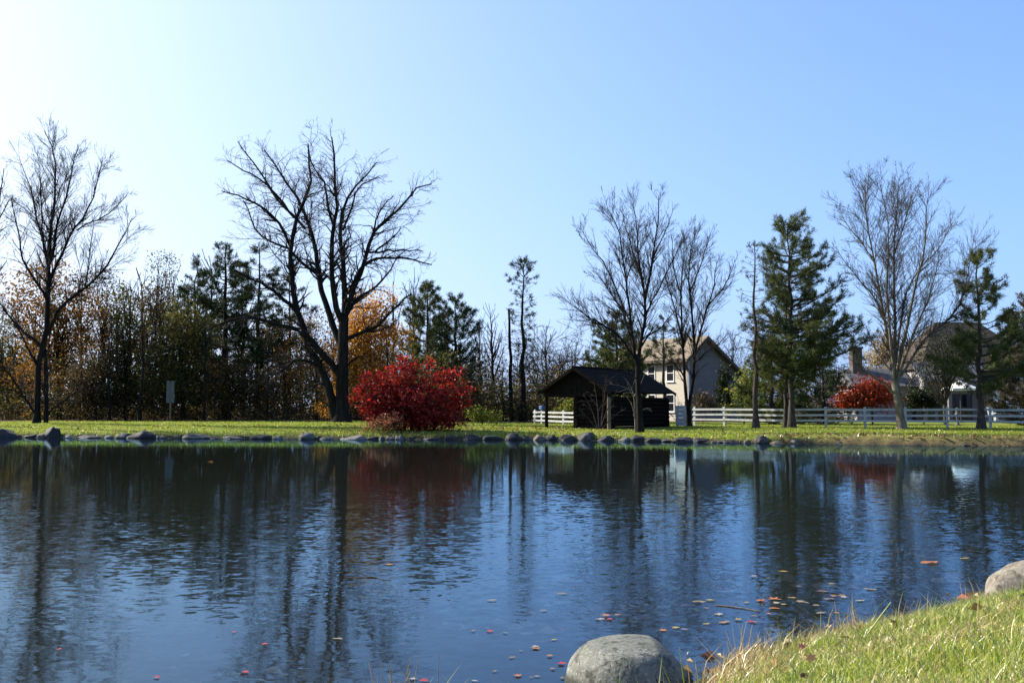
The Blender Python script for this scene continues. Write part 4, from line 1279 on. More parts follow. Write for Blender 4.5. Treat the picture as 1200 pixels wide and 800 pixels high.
# ------------------------------------------------------------------ houses
def window(root, Mx, x, z, w, h, y=0.0, grid=True, trim='trim_white'):
    """window on a wall plane at local y, facing -y"""
    fr = MB()
    t = .07
    for (a, b_, c, d) in ((x - w / 2 - t, x + w / 2 + t, z - t, z), (x - w / 2 - t, x + w / 2 + t, z + h, z + h + t),
                          (x - w / 2 - t, x - w / 2, z, z + h), (x + w / 2, x + w / 2 + t, z, z + h)):
        fr.box(a, b_, y - .05, y - .001, c, d, Mx)
    o = fr.build("window", M[trim], root)
    MB().box(x - w / 2 + .002, x + w / 2 - .002, y - .022, y - .004, z + .002, z + h - .002, Mx).build("pane", M['glass'], o)
    if grid:
        MB().box(x - w / 2 + .003, x + w / 2 - .003, y - .036, y - .024, z + h / 2 - .025, z + h / 2 + .025, Mx).build("sash_bar", M[trim], o)
    MB().box(x - w / 2 - .12, x + w / 2 + .12, y - .11, y - .002, z - t - .06, z - t - .002, Mx).build("sill", M[trim], o)


def cream_house():
    th = math.radians(35)
    c = at(807, 490, 80); g = float(height(c[0], c[1])) - .1
    root = empty("house", (c[0], c[1], g), "cream two-storey house with tan roof behind the forked leafless tree", "house")
    e = Vector((math.cos(th), math.sin(th), 0)); w = Vector((-math.sin(th), math.cos(th), 0))
    Mg = Matrix(((e.x, w.x, 0, 0), (e.y, w.y, 0, 0), (0, 0, 1, 0), (0, 0, 0, 1)))       # x along gable, y into the house
    L = 9.0
    zl, za, zrr = 5.62 - g, 7.12 - g, 3.55 - g
    sa, sr = 1.85, 6.9
    # gable wall, faces the pond
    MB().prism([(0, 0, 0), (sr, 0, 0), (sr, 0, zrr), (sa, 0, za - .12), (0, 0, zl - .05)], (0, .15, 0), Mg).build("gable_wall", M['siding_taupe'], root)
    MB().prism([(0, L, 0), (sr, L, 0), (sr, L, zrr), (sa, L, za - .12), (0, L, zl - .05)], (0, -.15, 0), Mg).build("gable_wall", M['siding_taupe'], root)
    MB().box(-.01, .14, .152, L - .152, 0, zl - .06, Mg).build("wall", M['siding_cream'], root)
    MB().box(sr - .14, sr + .01, .152, L - .152, 0, zrr - .02, Mg).build("wall", M['siding_cream'], root)
    MB().box(-.04, .12, -.03, -.002, 0, zl - .1, Mg).build("corner_board", M['trim_white'], root)
    # roof planes
    ov = .45
    r = MB()
    nx0 = -.5; zx0 = zl - .5 * (za - zl) / sa
    r.prism([(nx0, -ov, zx0), (sa, -ov, za), (sa, -ov, za + .16), (nx0, -ov, zx0 + .16)], (0, L + 2 * ov, 0), Mg)
    ro = r.build("roof", M['roof_tan'], root)
    sx1 = sr + .5; zx1 = zrr - .5 * (za - zrr) / (sr - sa)
    r = MB().prism([(sa + .004, -ov, za), (sx1, -ov, zx1), (sx1, -ov, zx1 + .16), (sa + .004, -ov, za + .16)], (0, L + 2 * ov, 0), Mg)
    ro2 = r.build("roof", M['roof_tan'], root)
    f = MB().prism([(nx0, -ov - .05, zx0 - .16), (sa, -ov - .05, za - .16), (sa, -ov - .05, za + .12), (nx0, -ov - .05, zx0 + .12)], (0, .046, 0), Mg)
    f.build("fascia", M['trim_brown'], ro)
    f = MB().prism([(sa + .004, -ov - .05, za - .16), (sx1, -ov - .05, zx1 - .16), (sx1, -ov - .05, zx1 + .12), (sa + .004, -ov - .05, za + .12)], (0, .046, 0), Mg)
    f.build("fascia", M['trim_brown'], ro2)
    MB().box(nx0 - .05, nx0 - .004, -ov, L + ov, zx0 - .1, zx0 + .13, Mg).build("gutter", M['trim_brown'], ro)
    # windows of the lit long wall (it faces local -x)
    Mw = Matrix(((-w.x, e.x, 0, 0), (-w.y, e.y, 0, 0), (0, 0, 1, 0), (0, 0, 0, 1))) @ Matrix.Translation((0, -.01, 0))
    for d in (2.0, 4.2, 6.6):
        window(root, Mw, -d, zl - 1.95, .75, 1.25)
        window(root, Mw, -d, .9, .8, 1.3)
    window(root, Mg, 3.9, 1.0, 1.1, 1.3, -.0)


cream_house()


def brown_house():
    D = 80.0
    c = at(1150, 490, D); g = float(height(c[0], c[1])) - .1
    root = empty("house", (c[0], c[1], g), "low brown-roofed house behind the patio umbrella at the photo's right side", "house")

    def X(px): return (px - 1150) / F * D
    def Z(py): return zat(py, D) - g
    x0, x1 = X(1080), X(1232); zE, zR = Z(432), Z(372)
    dpt = 9.0
    MB().box(x0 + .3, x1 - .3, .35, dpt, 0, zE - .02).build("wall", M['siding_lilac'], root)
    # hip roof
    xa, xb = X(1127), X(1180)
    V = [(x0, 0, zE), (x1, 0, zE), (x1, dpt + .4, zE), (x0, dpt + .4, zE), (xa, dpt / 2, zR), (xb, dpt / 2, zR),
         (x0, 0, zE + .16), (x1, 0, zE + .16), (x1, dpt + .4, zE + .16), (x0, dpt + .4, zE + .16)]
    Fc = [(3, 2, 1, 0), (0, 1, 7, 6), (1, 2, 8, 7), (2, 3, 9, 8), (3, 0, 6, 9), (6, 7, 5, 4), (7, 8, 5), (8, 9, 4, 5), (9, 6, 4)]
    r = MB().add(V, Fc).build("roof", M['roof_brown'], root)
    MB().box(x0 - .02, x1 + .02, -.06, -.004, zE - .12, zE + .12).build("gutter", M['trim_brown'], r)
    # left wing with grey roof and chimney
    wx0, wx1 = X(1008), X(1078)
    wz, wr = Z(452), Z(430)
    MB().box(wx0 + .3, wx1, 1.5, 6.5, 0, wz - .02).build("wall", M['siding_lilac'], root)
    MB().prism([(wx0, 1.1, wz), (wx0, 6.9, wz), (wx0, 4.0, wr)], (wx1 - wx0 + .25, 0, 0)).build("wing_roof", M['roof_grey'], root)
    cx = X(1023)
    ch = MB().box(cx - .4, cx + .4, 3.2, 4.1, 0, Z(406)).build("chimney", M['brick'], root)
    MB().box(cx - .48, cx + .48, 3.12, 4.18, Z(406) + .002, Z(406) + .18).build("chimney_cap", M['stone_grey'], ch)
    # porch: grey lean-to roof on posts
    px0, px1 = X(1070), X(1150)
    pz0, pz1 = Z(446), Z(424)
    MB().prism([(px0, -2.2, pz0), (px0, .3, pz1), (px0, .3, pz1 - .14), (px0, -2.2, pz0 - .14)], (px1 - px0, 0, 0)).build("porch_roof", M['roof_grey'], root)
    for q in (1073, 1101, 1148):
        MB().box(X(q) - .13, X(q) + .13, -2.1, -1.84, -.2, pz0 - .142).build("porch_post", M['siding_taupe'], root)
    # dark patio doors under the porch
    for q in (1088, 1112, 1132):
        window(root, Matrix.Identity(4), X(q), .25, 1.2, 1.9, .35, trim='trim_brown')
    # entrance bay with tan gable and white surround
    bx0, bx1 = X(1157), X(1178)
    zb = Z(447)
    MB().box(bx0 + .1, bx1 - .1, -1.2, .348, 0, zb).build("entrance_bay", M['siding_cream'], root)
    MB().prism([(bx0 - .15, -1.45, zb + .003), (bx1 + .15, -1.45, zb + .003), ((bx0 + bx1) / 2, -1.45, Z(436))], (0, 1.78, 0)).build("bay_roof", M['roof_tan'], root)
    window(root, Matrix.Identity(4), X(1163.5), .75, .62, 1.05, -1.2, False)
    for q in (1157.5, 1171.5):
        MB().box(X(q) - .17, X(q) + .17, -1.42, -1.26, -.2, zb - .01).build("column", M['trim_white'], root)
    for q in (1188, 1204):
        window(root, Matrix.Identity(4), X(q), .8, .9, 1.1, .35)


brown_house()


def patio_umbrella():
    D = 72.0
    p = at(1126, 490, D); g = float(height(p[0], p[1]))
    root = empty("patio_umbrella", (p[0], p[1], g), "open off-white patio umbrella behind the fence in front of the brown-roofed house", "umbrella")
    zr, zt = zat(455, D) - g, zat(445.5, D) - g
    R = 21.5 / F * D
    n = 8
    V = [(0, 0, zt)] + [(R * math.cos(a), R * math.sin(a), zr) for a in (2 * math.pi * k / n for k in range(n))]
    V += [(0, 0, zt - .04)] + [(x * .99, y * .99, z - .03) for x, y, z in V[1:]]
    Fc = []
    for k in range(n):
        a, b_ = 1 + k, 1 + (k + 1) % n
        Fc += [(0, a, b_), (n + 1, n + 1 + b_, n + 1 + a), (a, n + 1 + a, n + 1 + b_, b_)]
    c = MB().add(V, Fc).build("canopy", M['canvas'], root)
    vb = MB()
    for k in range(n):
        a0, a1 = 2 * math.pi * k / n, 2 * math.pi * (k + 1) / n
        P = [(R * math.cos(a0), R * math.sin(a0)), (R * math.cos(a1), R * math.sin(a1))]
        vb.add([(P[0][0], P[0][1], zr), (P[1][0], P[1][1], zr), (P[1][0], P[1][1], zr - .16), (P[0][0], P[0][1], zr - .16)], [(0, 1, 2, 3)])
    vb.build("valance", M['canvas'], c)
    MB().cyl((0, 0, -.05), (0, 0, zt - .05), .03, .03, 8).build("pole", M['metal_dark'], root)
    MB().cyl((0, 0, -.05), (0, 0, .08), .28, .24, 12).build("base", M['stone_grey'], root)
    for k in range(n):
        a = 2 * math.pi * k / n
        MB().cyl((0, 0, zt - .06), (R * .97 * math.cos(a), R * .97 * math.sin(a), zr - .045), .012, .01, 5).build("rib", M['metal_dark'], root)


patio_umbrella()


def patio_chair():
    D = 73.0
    p = at(1166, 490, D); g = float(height(p[0], p[1]))
    root = empty("patio_chair", (p[0], p[1], g), "white patio chair by the entrance column of the brown-roofed house", "chair")
    root.rotation_euler = (0, 0, .5)
    MB().box(-.3, .3, -.28, .28, .42, .47).build("seat", M['trim_white'], root)
    for k in range(5):
        x = -.26 + .13 * k
        MB().prism([(x - .05, .26, .475), (x + .05, .26, .475), (x + .05, .40, 1.1), (x - .05, .40, 1.1)], (0, .03, 0)).build("back_slat", M['trim_white'], root)
    for x in (-.26, .26):
        for y in (-.24, .24):
            MB().box(x - .025, x + .025, y - .025, y + .025, -.05, .418).build("leg", M['trim_white'], root)
        MB().box(x - .04, x + .04, -.28, .3, .66, .7).build("arm", M['trim_white'], root)


patio_chair()


def ornament():
    D = 62.0
    p = at(1122, 490, D); g = float(height(p[0], p[1]))
    prof = [(.0, -.05), (.16, -.05), (.16, .06), (.09, .12), (.07, .45), (.12, .52), (.16, .62), (.13, .76), (.07, .82), (.11, .90), (.12, .98), (.08, 1.06), (0, 1.09)]
    s = 12
    V = []
    for r, z in prof: V += [(r * math.cos(2 * math.pi * k / s), r * math.sin(2 * math.pi * k / s), z) for k in range(s)]
    Q = [(i * s + k, i * s + (k + 1) % s, (i + 1) * s + (k + 1) % s, (i + 1) * s + k) for i in range(len(prof) - 1) for k in range(s)]
    o = mk("garden_ornament", np.array(V), np.array(Q), M['stone_pale'], loc=(p[0], p[1], g), smooth=True)
    tag(o, "small pale garden ornament just behind the fence rails below the umbrella", "ornament")


ornament()

# ------------------------------------------------------------------ stones
def stone_mesh(seed, rx, ry, rz, mat, res=5, rough=.22, name="stone", flat_bottom=True, planes=5):
    import bmesh
    rng = np.random.default_rng(seed)
    bm = bmesh.new(); bmesh.ops.create_icosphere(bm, subdivisions=res, radius=1.0)
    V = np.array([v.co[:] for v in bm.verts]); Fc = np.array([[v.index for v in f.verts] for f in bm.faces])
    bm.free()
    # facet by a few soft planes, then lumpy relief
    for _ in range(planes):
        n = unit(rng.normal(size=3)); d = rng.uniform(.62, .88)
        h = V @ n - d
        V = V - np.clip(h, 0, None)[:, None] * n * .85
    U = unit(V)
    dn = np.zeros(len(V))
    for f, a in ((1.6, 1.0), (3.1, .5), (6.3, .22), (13, .09)):
        ph = rng.uniform(0, 6.28, 6); w = rng.normal(size=(3, 3)) * f
        dn += a * (np.sin(U @ w[0] + ph[0]) * np.sin(U @ w[1] + ph[1]) + .5 * np.sin(U @ w[2] + ph[2]))
    V = V * (1 + rough * .35 * dn)[:, None] * np.array([rx, ry, rz])
    return V, Fc


STONES = [  # px, waterline py, width px, height px, tone, label
    (4, 512, 40, 14, 'd', "big slate-dark pointed boulder cut by the photo's left edge at the far waterline"),
    (24, 512, 8, 5, 'd', "tiny dark stone between the pointed edge boulder and a black block"),
    (38, 512, 18, 10, 'd', "black low block stone right beside the purple-dark round boulder pair"),
    (53, 512, 13, 10, 't', "brownish small stone pressed against the big purple-dark round boulder"),
    (63, 512.5, 20, 16, 'd', "big purple-dark round boulder below the tall twin-stemmed leafless tree"),
    (83, 512, 19, 6, 'p', "pale flat stone right of the big purple-dark round boulder"),
    (110, 512, 26, 9, 'd', "long dark stone with a pale top, between two pale flat ones at the left shore"),
    (129, 512, 10, 6, 'p', "small white-faced stone left of a long pale flat stone"),
    (146, 512, 23, 8, 'g', "long pale grey flat stone left of the dark triangular boulder"),
    (169, 512, 29, 14, 'd', "dark triangular boulder at the shore left of the two-panel sign"),
    (191, 512, 15, 8, 'g', "grey stone at the shore directly below the two-panel sign"),
    (208, 512, 12, 7, 'p', "mottled pale stone right below and beside the two-panel sign"),
    (231, 512, 32, 8, 'g', "very long low grey stone right of the mottled pale stone"),
    (254, 512.5, 20, 7, 'd', "dark low stone below the tall dark pine"),
    (276, 512.5, 26, 7, 'g', "grey low stone below the tiered dark pine"),
    (308, 512.5, 28, 6, 'd', "black flat slab left of the small white stone"),
    (327, 512.5, 12, 7, 'p', "small white stone left of the large light rounded boulder"),
    (338, 512.5, 11, 5, 'd', "small dark stone between the white stone and the large light rounded boulder"),
    (360, 513, 23, 12, 'p', "large light rounded boulder standing proud at the shore left of the massive trunk"),
    (374, 513, 8, 5, 'd', "small dark stone touching the large light rounded boulder's right side"),
    (387, 513, 17, 7, 'g', "grey stone with a lit end directly below the massive leafless trunk"),
    (402, 513, 12, 6, 't', "small brown stone right below the massive leafless trunk"),
    (416, 513, 26, 8, 'p', "long whitish stone left of the red shrub"),
    (437, 513, 16, 7, 'd', "dark stone under the salmon shrub's left side"),
    (448, 513.5, 9, 8, 'g', "narrow grey stone in the middle of the salmon shrub's foot"),
    (458, 514, 13, 9, 'g', "greenish grey stone at the waterline below the salmon shrub"),
    (469, 514, 9, 8, 'p', "small pale stone at the right foot of the salmon shrub"),
    (484, 514, 12, 8, 'd', "small dark stone under the red shrub's left centre"),
    (505, 514, 16, 7, 'd', "dark stone in shade under the red shrub's middle"),
    (528, 514, 20, 8, 'd', "dark long stone in shade under the red shrub's right side"),
    (552, 514, 20, 9, 'd', "dark rounded stone just right of the red shrub"),
    (575, 514, 22, 9, 'd', "dark low stone left of the tall dark boulder"),
    (601, 514, 22, 18, 'd', "tall dark boulder standing highest at the shore left of the cabin's porch"),
    (617, 514.5, 18, 9, 'd', "dark sloping stone leaning on the tall dark boulder's right"),
    (632, 515, 13, 9, 't', "yellowish pale stone at the shore below the cabin's left eave"),
    (645, 515, 20, 13, 'd', "dark angular stone below the cabin's porch post"),
    (664, 515, 17, 12, 'd', "dark stone below the cabin's porch opening"),
    (688, 515, 23, 13, 'g', "large rounded stone with a light top in front of the cabin's front wall"),
    (708, 515, 19, 10, 'd', "dark stone in front of the cabin's pale corner post"),
    (719, 515, 6, 5, 't', "tiny tan stone beside the cabin's pale corner post"),
    (732, 515, 15, 9, 'p', "pale stone with a lit left side near the water's edge tree"),
    (747, 516, 17, 10, 'd', "dark stone at the foot of the water's edge tree"),
    (765, 516, 19, 9, 'd', "dark stone right of the water's edge tree's trunk"),
    (783, 516.5, 20, 9, 'g', "grey stone below the cabin's far right corner"),
    (802, 517, 22, 9, 'd', "dark long stone below the white board gate"),
    (823, 517.5, 21, 9, 'd', "dark stone below the rail fence's first posts"),
    (839, 518, 16, 7, 'g', "grey low stone below the rail fence's second bay"),
    (859, 518.5, 23, 10, 'd', "dark domed stone left of the nearly dead pine"),
    (874, 518.5, 9, 6, 't', "small brown stone between the domed stone and the nearly dead pine"),
    (892, 519, 17, 13, 'g', "rounded grey stone directly below the nearly dead pine"),
    (908, 519, 15, 8, 't', "tan low stone between the nearly dead pine and the full green pine"),
    (930, 519.5, 13, 11, 'p', "round light grey stone below the full green pine, last of the row"),
    (982, 520, 10, 5, 'd', "small dark stone in the bare earth bank below the red-orange shrub"),
    (1062, 521, 12, 5, 'd', "small dark stone in the bare earth bank below the fanned pale tree"),
    (1128, 521.5, 14, 5, 'd', "low dark stone in the bare earth bank below the umbrella"),
]
TONE = {'d': M['stone_dark'], 'g': M['stone_grey'], 'p': M['stone_pale'], 't': M['stone_tan']}
fx = np.array([p[0] for p in FAR]); fy = np.array([p[1] for p in FAR])
for i, (px, py, w, h, tone, lab) in enumerate(STONES):
    D = 48.0
    for _ in range(6):
        x = (px - 600) / F * D; D = float(np.interp(x, fx, fy)) + .12
    x = (px - 600) / F * D
    W, Hh = w / F * D * .95, h / F * D * .86
    kx, kh = 1 + .18 * math.sin(i * 2.3), .74 + .2 * math.sin(i * 1.7 + 1)
    V, Fc = stone_mesh(300 + i, W * .60 * kx, W * .5, Hh * kh, None, res=4, rough=.3, planes=11)
    zc = Hh * .04
    if lab.startswith("dark triangular") or lab.startswith("big slate"):
        k = np.clip(V[:, 2] / (Hh * .95), 0, 1); V[:, 0] *= 1.25 - .95 * k; V[:, 2] *= 1.1
    o = mk("stone", V, Fc, TONE[tone], loc=(x, D + W * .10 + .12 * math.sin(i * 3.1), zc - .02), smooth=False)
    o.data.polygons.foreach_set("use_smooth", np.ones(len(Fc), dtype=bool))
    tag(o, lab, "stone", "stones along the far waterline")

V, Fc = stone_mesh(7, .38, .40, .30, None, res=6, rough=.075, planes=1)
V[:, 2] = np.where(V[:, 2] > 0, np.minimum(V[:, 2], .22 + (V[:, 2] - .22) * .35), V[:, 2])
V[:, 2] -= np.clip(V[:, 0] - .12, 0, None) * .35
# a broken shoulder on the far right side
n = unit(np.array([.75, .12, .62])); hh = V @ n - .27
V = V - np.clip(hh, 0, None)[:, None] * n * .9
o = mk("boulder", V, Fc, M['stone_near'], loc=(.70, 5.93, .005), smooth=True)
tag(o, "big smooth grey boulder in the shallows at the near shore's grass", "boulder")
V, Fc = stone_mesh(18, .52, .45, .30, None, res=5, rough=.2, planes=6)
o = mk("boulder", V, Fc, M['stone_near_pale'], loc=(4.12, 7.75, .17), smooth=True)
tag(o, "rough pale boulder in dry grass at the near bank by the photo's right edge", "boulder")

# ------------------------------------------------------------------ grass
def blades(rng, base, h, w, lean, mats, midx_p, name, label, azim=None):
    n = len(base)
    az = rng.uniform(0, 6.283, n)
    d = np.stack([np.cos(az), np.sin(az), np.zeros(n)], -1)
    s = np.stack([-np.sin(az + rng.normal(size=n) * .6), np.cos(az), np.zeros(n)], -1)
    l = (np.abs(rng.normal(lean, lean * .6, n)) * h)[:, None]
    ww = (w * rng.uniform(.6, 1.3, n))[:, None]
    up = np.array([0, 0, 1.0])
    p0 = base
    p1 = base + up * (h * .5)[:, None] + d * l * .25
    p2 = base + up * (h * .93)[:, None] + d * l
    V = np.stack([p0 - s * ww * .5, p0 + s * ww * .5, p1 - s * ww * .42, p1 + s * ww * .42, p2], 1).reshape(-1, 3)
    i = np.arange(n)[:, None] * 5
    Q = i + np.array([[0, 1, 3, 2]]); T = i + np.array([[2, 3, 4]])
    mi = rng.choice(len(mats), size=n, p=midx_p) if isinstance(midx_p, list) else midx_p
    o = mk(name, V, [Q, T], mats, midx=np.concatenate([mi, mi]))
    tag(o, label, None, None, "stuff")
    return o


def near_grass():
    rng = np.random.default_rng(400)
    n = 560000
    y = 2.6 + 8.2 * rng.random(n) ** 1.25
    x = rng.uniform(-.6, 6.8, n)
    px = 600 + x / y * F
    keep = (px < 1560) & (px > 380)
    x, y = x[keep], y[keep]
    sd = pond_sd(x, y) + .10 * wav(x, y, 1.1, 1.7)
    clump = wav(x, y, 7.0, 5.0) * .32 + .72 + .34 * wav(x, y, 21, 1.0)
    k = (sd > .02) & (rng.random(len(x)) < np.clip(clump, .15, 1) * np.clip(.35 + sd, 0, 1) * .62)
    # no blades inside the boulders
    k &= ((x - .70) / .36) ** 2 + ((y - 5.93) / .36) ** 2 > 1
    x, y, sd = x[k], y[k], sd[k]
    z = height(x, y)
    base = np.stack([x, y, z - .01], -1)
    edge = np.clip(1 - sd / .7, 0, 1)
    h = rng.uniform(.03, .095, len(x)) * (1 + .7 * edge)
    tall = rng.random(len(x)) < .02 + .035 * edge
    h[tall] *= rng.uniform(1.5, 2.3, tall.sum())
    dry = np.clip(.15 + 1.1 * edge + .25 * wav(x, y, 2.1, 3.0) + .2 * wav(x, y, 11, 2.0), .06, .95)
    mi = (rng.random(len(x)) < dry).astype(np.int32)
    blades(rng, base, h, .0055, .75, [M['grass_blade'], M['grass_straw']], mi, "grass", "sunlit short green and straw grass on the near bank")


def far_grass():
    rng = np.random.default_rng(401)
    n = 140000
    x = rng.uniform(-33, 33, n); y = 38 + 31 * rng.random(n)
    sd = pond_sd(x, y)
    k = (sd > .12) & (sd < 22) & (np.abs(x / y * F) < 760)
    k &= ~((np.hypot(x - 6.5, y - 57) < 3))
    k &= rng.random(n) < np.clip(1.15 - sd / 24, .2, 1)
    dirt = (x > 12) & (sd < 1.3)
    k &= ~dirt | (rng.random(n) < .35)
    x, y, sd = x[k], y[k], sd[k]
    base = np.stack([x, y, height(x, y) - .01], -1)
    h = rng.uniform(.04, .10, len(x)) * np.where(sd < .9, 2.3, 1)
    mi = (rng.random(len(x)) < np.where((x > 11) & (sd < 1.8), .65, .06 + .1 * (sd < .9))).astype(np.int32)
    blades(rng, base, h, .035, .5, [M['grass_far'], M['grass_straw']], mi, "lawn_grass", "short yellow-green lawn grass on the far bank")


near_grass()
far_grass()

# ------------------------------------------------------------------ leaves on the water and the banks
def leaf_outline(kind, rng):
    if kind == 0:      # lobed
        a = [(0, -.5), (.18, -.22), (.5, -.25), (.32, .02), (.42, .3), (.16, .24), (0, .6), (-.16, .24), (-.42, .3), (-.32, .02), (-.5, -.25), (-.18, -.22)]
    else:              # simple oval
        a = [(0, -.55), (.16, -.36), (.26, -.08), (.24, .18), (.13, .42), (0, .6), (-.13, .42), (-.24, .18), (-.26, -.08), (-.16, -.36)]
    return np.array(a)


FL = "fallen leaves floating on the pond"
LEAVES = [  # px, py, length px, colour, kind, label
    (69, 760, 7, 'red', 0, "small red leaf floating low at the photo's left in the massive tree-free blue reflection"),
    (184, 793, 9, 'red', 0, "red leaf floating at the photo's bottom edge, left part"),
    (287, 787, 11, 'red', 0, "bright red leaf floating near the bottom edge, left of the brown reeds"),
    (310, 754, 8, 'red', 0, "small red leaf floating in the massive tree's trunk reflection"),
    (274, 740, 6, 'red', 0, "tiny red leaf floating left of the massive tree's trunk reflection"),
    (247, 541, 9, 'orange', 0, "orange leaf floating far out near the dark far reflections"),
    (395, 748, 14, 'tan', 1, "tan leaf floating alone above and left of the brown reeds"),
    (456, 661, 10, 'orange', 0, "orange leaf floating mid pond below the red shrub's reflection"),
    (459, 649, 7, 'tan', 1, "tiny tan leaf floating just beyond the orange mid-pond leaf"),
    (576, 703, 12, 'tan', 1, "tan leaf floating in the pale mid-pond reflection, left of another tan one"),
    (659, 695, 12, 'tan', 1, "tan leaf floating in the middle of the pond above the smooth boulder"),
    (637, 715, 9, 'tan', 1, "small tan leaf floating between two larger tan leaves mid pond"),
    (574, 739, 10, 'red', 0, "pinkish red leaf floating left of a small tan leaf in the blue shallows"),
    (592, 741, 7, 'tan', 1, "small tan leaf floating right beside the pinkish red leaf"),
    (628, 759, 13, 'brown', 0, "brown leaf floating left of the smooth boulder and above the bright red leaf"),
    (649, 749, 8, 'yellow', 1, "small yellow leaf floating up-left of the smooth boulder"),
    (658, 777, 12, 'red', 0, "bright red leaf floating right at the smooth boulder's left side"),
    (644, 768, 10, 'brown', 0, "red-brown leaf floating just beyond the bright red leaf by the boulder"),
    (607, 791, 11, 'orange', 0, "orange leaf floating at the bottom edge left of the smooth boulder"),
    (556, 797, 8, 'pale', 1, "pale leaf floating at the bottom edge between the reeds and the boulder"),
    (497, 797, 13, 'red', 0, "pink-red leaf lying at the bottom edge beside the brown reeds"),
    (484, 795, 10, 'pale', 0, "pale leaf at the bottom edge touching the brown reeds"),
    (709, 721, 12, 'orange', 0, "orange leaf in the small drifting raft beyond the smooth boulder"),
    (703, 725, 12, 'pale', 1, "whitish leaf in the small drifting raft beyond the smooth boulder"),
    (714, 725, 9, 'red', 0, "red leaf in the small drifting raft beyond the smooth boulder"),
    (724, 720, 10, 'brown', 1, "brown leaf trailing at the right end of the small drifting raft"),
    (777, 738, 11, 'orange', 0, "orange leaf floating behind the smooth boulder's right shoulder"),
    (792, 735, 11, 'yellow', 0, "yellow leaf floating right of the orange leaf behind the boulder"),
    (802, 737, 9, 'pale', 1, "pale leaf right of the yellow leaf behind the boulder"),
    (819, 705, 16, 'tan', 1, "long tan leaf in the leaf drift off the near grass"),
    (832, 703, 12, 'yellow', 1, "yellow leaf in the leaf drift touching the long tan leaf"),
    (907, 702, 17, 'orange', 0, "large orange leaf floating off the near grass in dark water"),
    (929, 700, 11, 'yellow', 1, "yellow leaf floating right of the large orange leaf in dark water"),
    (917, 669, 12, 'yellow', 1, "yellow leaf floating alone in dark water beyond the leaf drift"),
    (883, 675, 9, 'pale', 0, "pale upturned leaf floating left of the lone yellow leaf"),
    (900, 677, 5, 'yellow', 1, "tiny yellow leaf floating between the pale upturned leaf and the lone yellow leaf"),
    (1089, 659, 26, 'orange', 1, "large amber leaf floating alone far right in blue water"),
    (1130, 654, 13, 'yellow', 1, "yellow-green leaf floating right beyond the large amber leaf"),
    (963, 718, 14, 'tan', 1, "tan leaf floating close to the near bank's dry grass"),
    (847, 729, 12, 'brown', 0, "brown leaf floating below the drifting stick"),
    (965, 693, 14, 'brown', 1, "dark brown leaf floating beyond the dry grass in dark water"),
    (1020, 690, 14, 'tan', 1, "dull tan leaf floating in blue water below the large amber leaf"),
    (880, 728, 10, 'red', 0, "red leaf washed against the near bank's dry grass"),
]
rl = np.random.default_rng(500)
for k in range(26):      # the loose drift off the near grass
    t = rl.random()
    LEAVES.append((835 + 165 * t + rl.normal() * 12, 722 - 20 * t + rl.normal() * 9, rl.uniform(6, 13), ['tan', 'brown', 'tan', 'yellow', 'orange', 'pale'][rl.integers(6)], int(rl.integers(2)),
                   "small muted leaf in the loose drift floating along the near grass"))
for k in range(9):      # pale specks left of the boulder
    LEAVES.append((rl.uniform(545, 665), rl.uniform(725, 796), rl.uniform(5, 10), ['tan', 'brown', 'pale', 'tan'][rl.integers(4)], int(rl.integers(2)),
                   "small dull leaf in the loose scatter floating left of the smooth boulder"))
for (px, py, ln, colr, kind, lab) in LEAVES:
    Y = 8.0
    for _ in range(30):
        Y -= (zat(py, Y) - .005) / ((zat(py, Y + .01) - zat(py, Y)) / .01)
    p = at(px, py, Y)
    s = ln / F * Y * .95
    a = leaf_outline(kind, rl) * s
    k = len(a)
    curl = rl.uniform(.05, .22)
    z = curl * np.abs(a[:, 0]) + .05 * np.maximum(0, a[:, 1]) + rl.normal(size=k) * .02 * s
    th = rl.uniform(-.5, .5) + math.pi / 2 * rl.choice([1, -1])
    R2 = np.array([[math.cos(th), -math.sin(th)], [math.sin(th), math.cos(th)]])
    xy = a @ R2.T
    V = np.concatenate([[[0, 0, 0]], np.concatenate([xy, z[:, None]], 1)])
    T = np.array([[0, 1 + i, 1 + (i + 1) % k] for i in range(k)])
    o = mk("fallen_leaf", V, T, M['leaf_float'][colr], loc=(p[0], p[1], .006))
    tag(o, lab, "leaf", FL)

# drifting stick
pA, pB = at(838, 709, 7.9), at(881, 716, 7.65)
Yp = 1.6 / (-(zat(712, 1.0) - 1.6))
q0 = np.array(((838 - 600) / F * Yp, Yp + .10, .003)); q1 = np.array(((881 - 600) / F * Yp, Yp - .14, .003))
pl = resample([q0, (q0 + q1) / 2 + np.array([.01, .02, .003]), q1], 9)
V, Q = tubes(pl[None], np.linspace(.0055, .003, 9)[None], 7)
tag(mk("stick", V - q0, Q, M['bark_pale'], loc=q0, smooth=True), "thin pale stick drifting among leaves off the near grass", "stick")


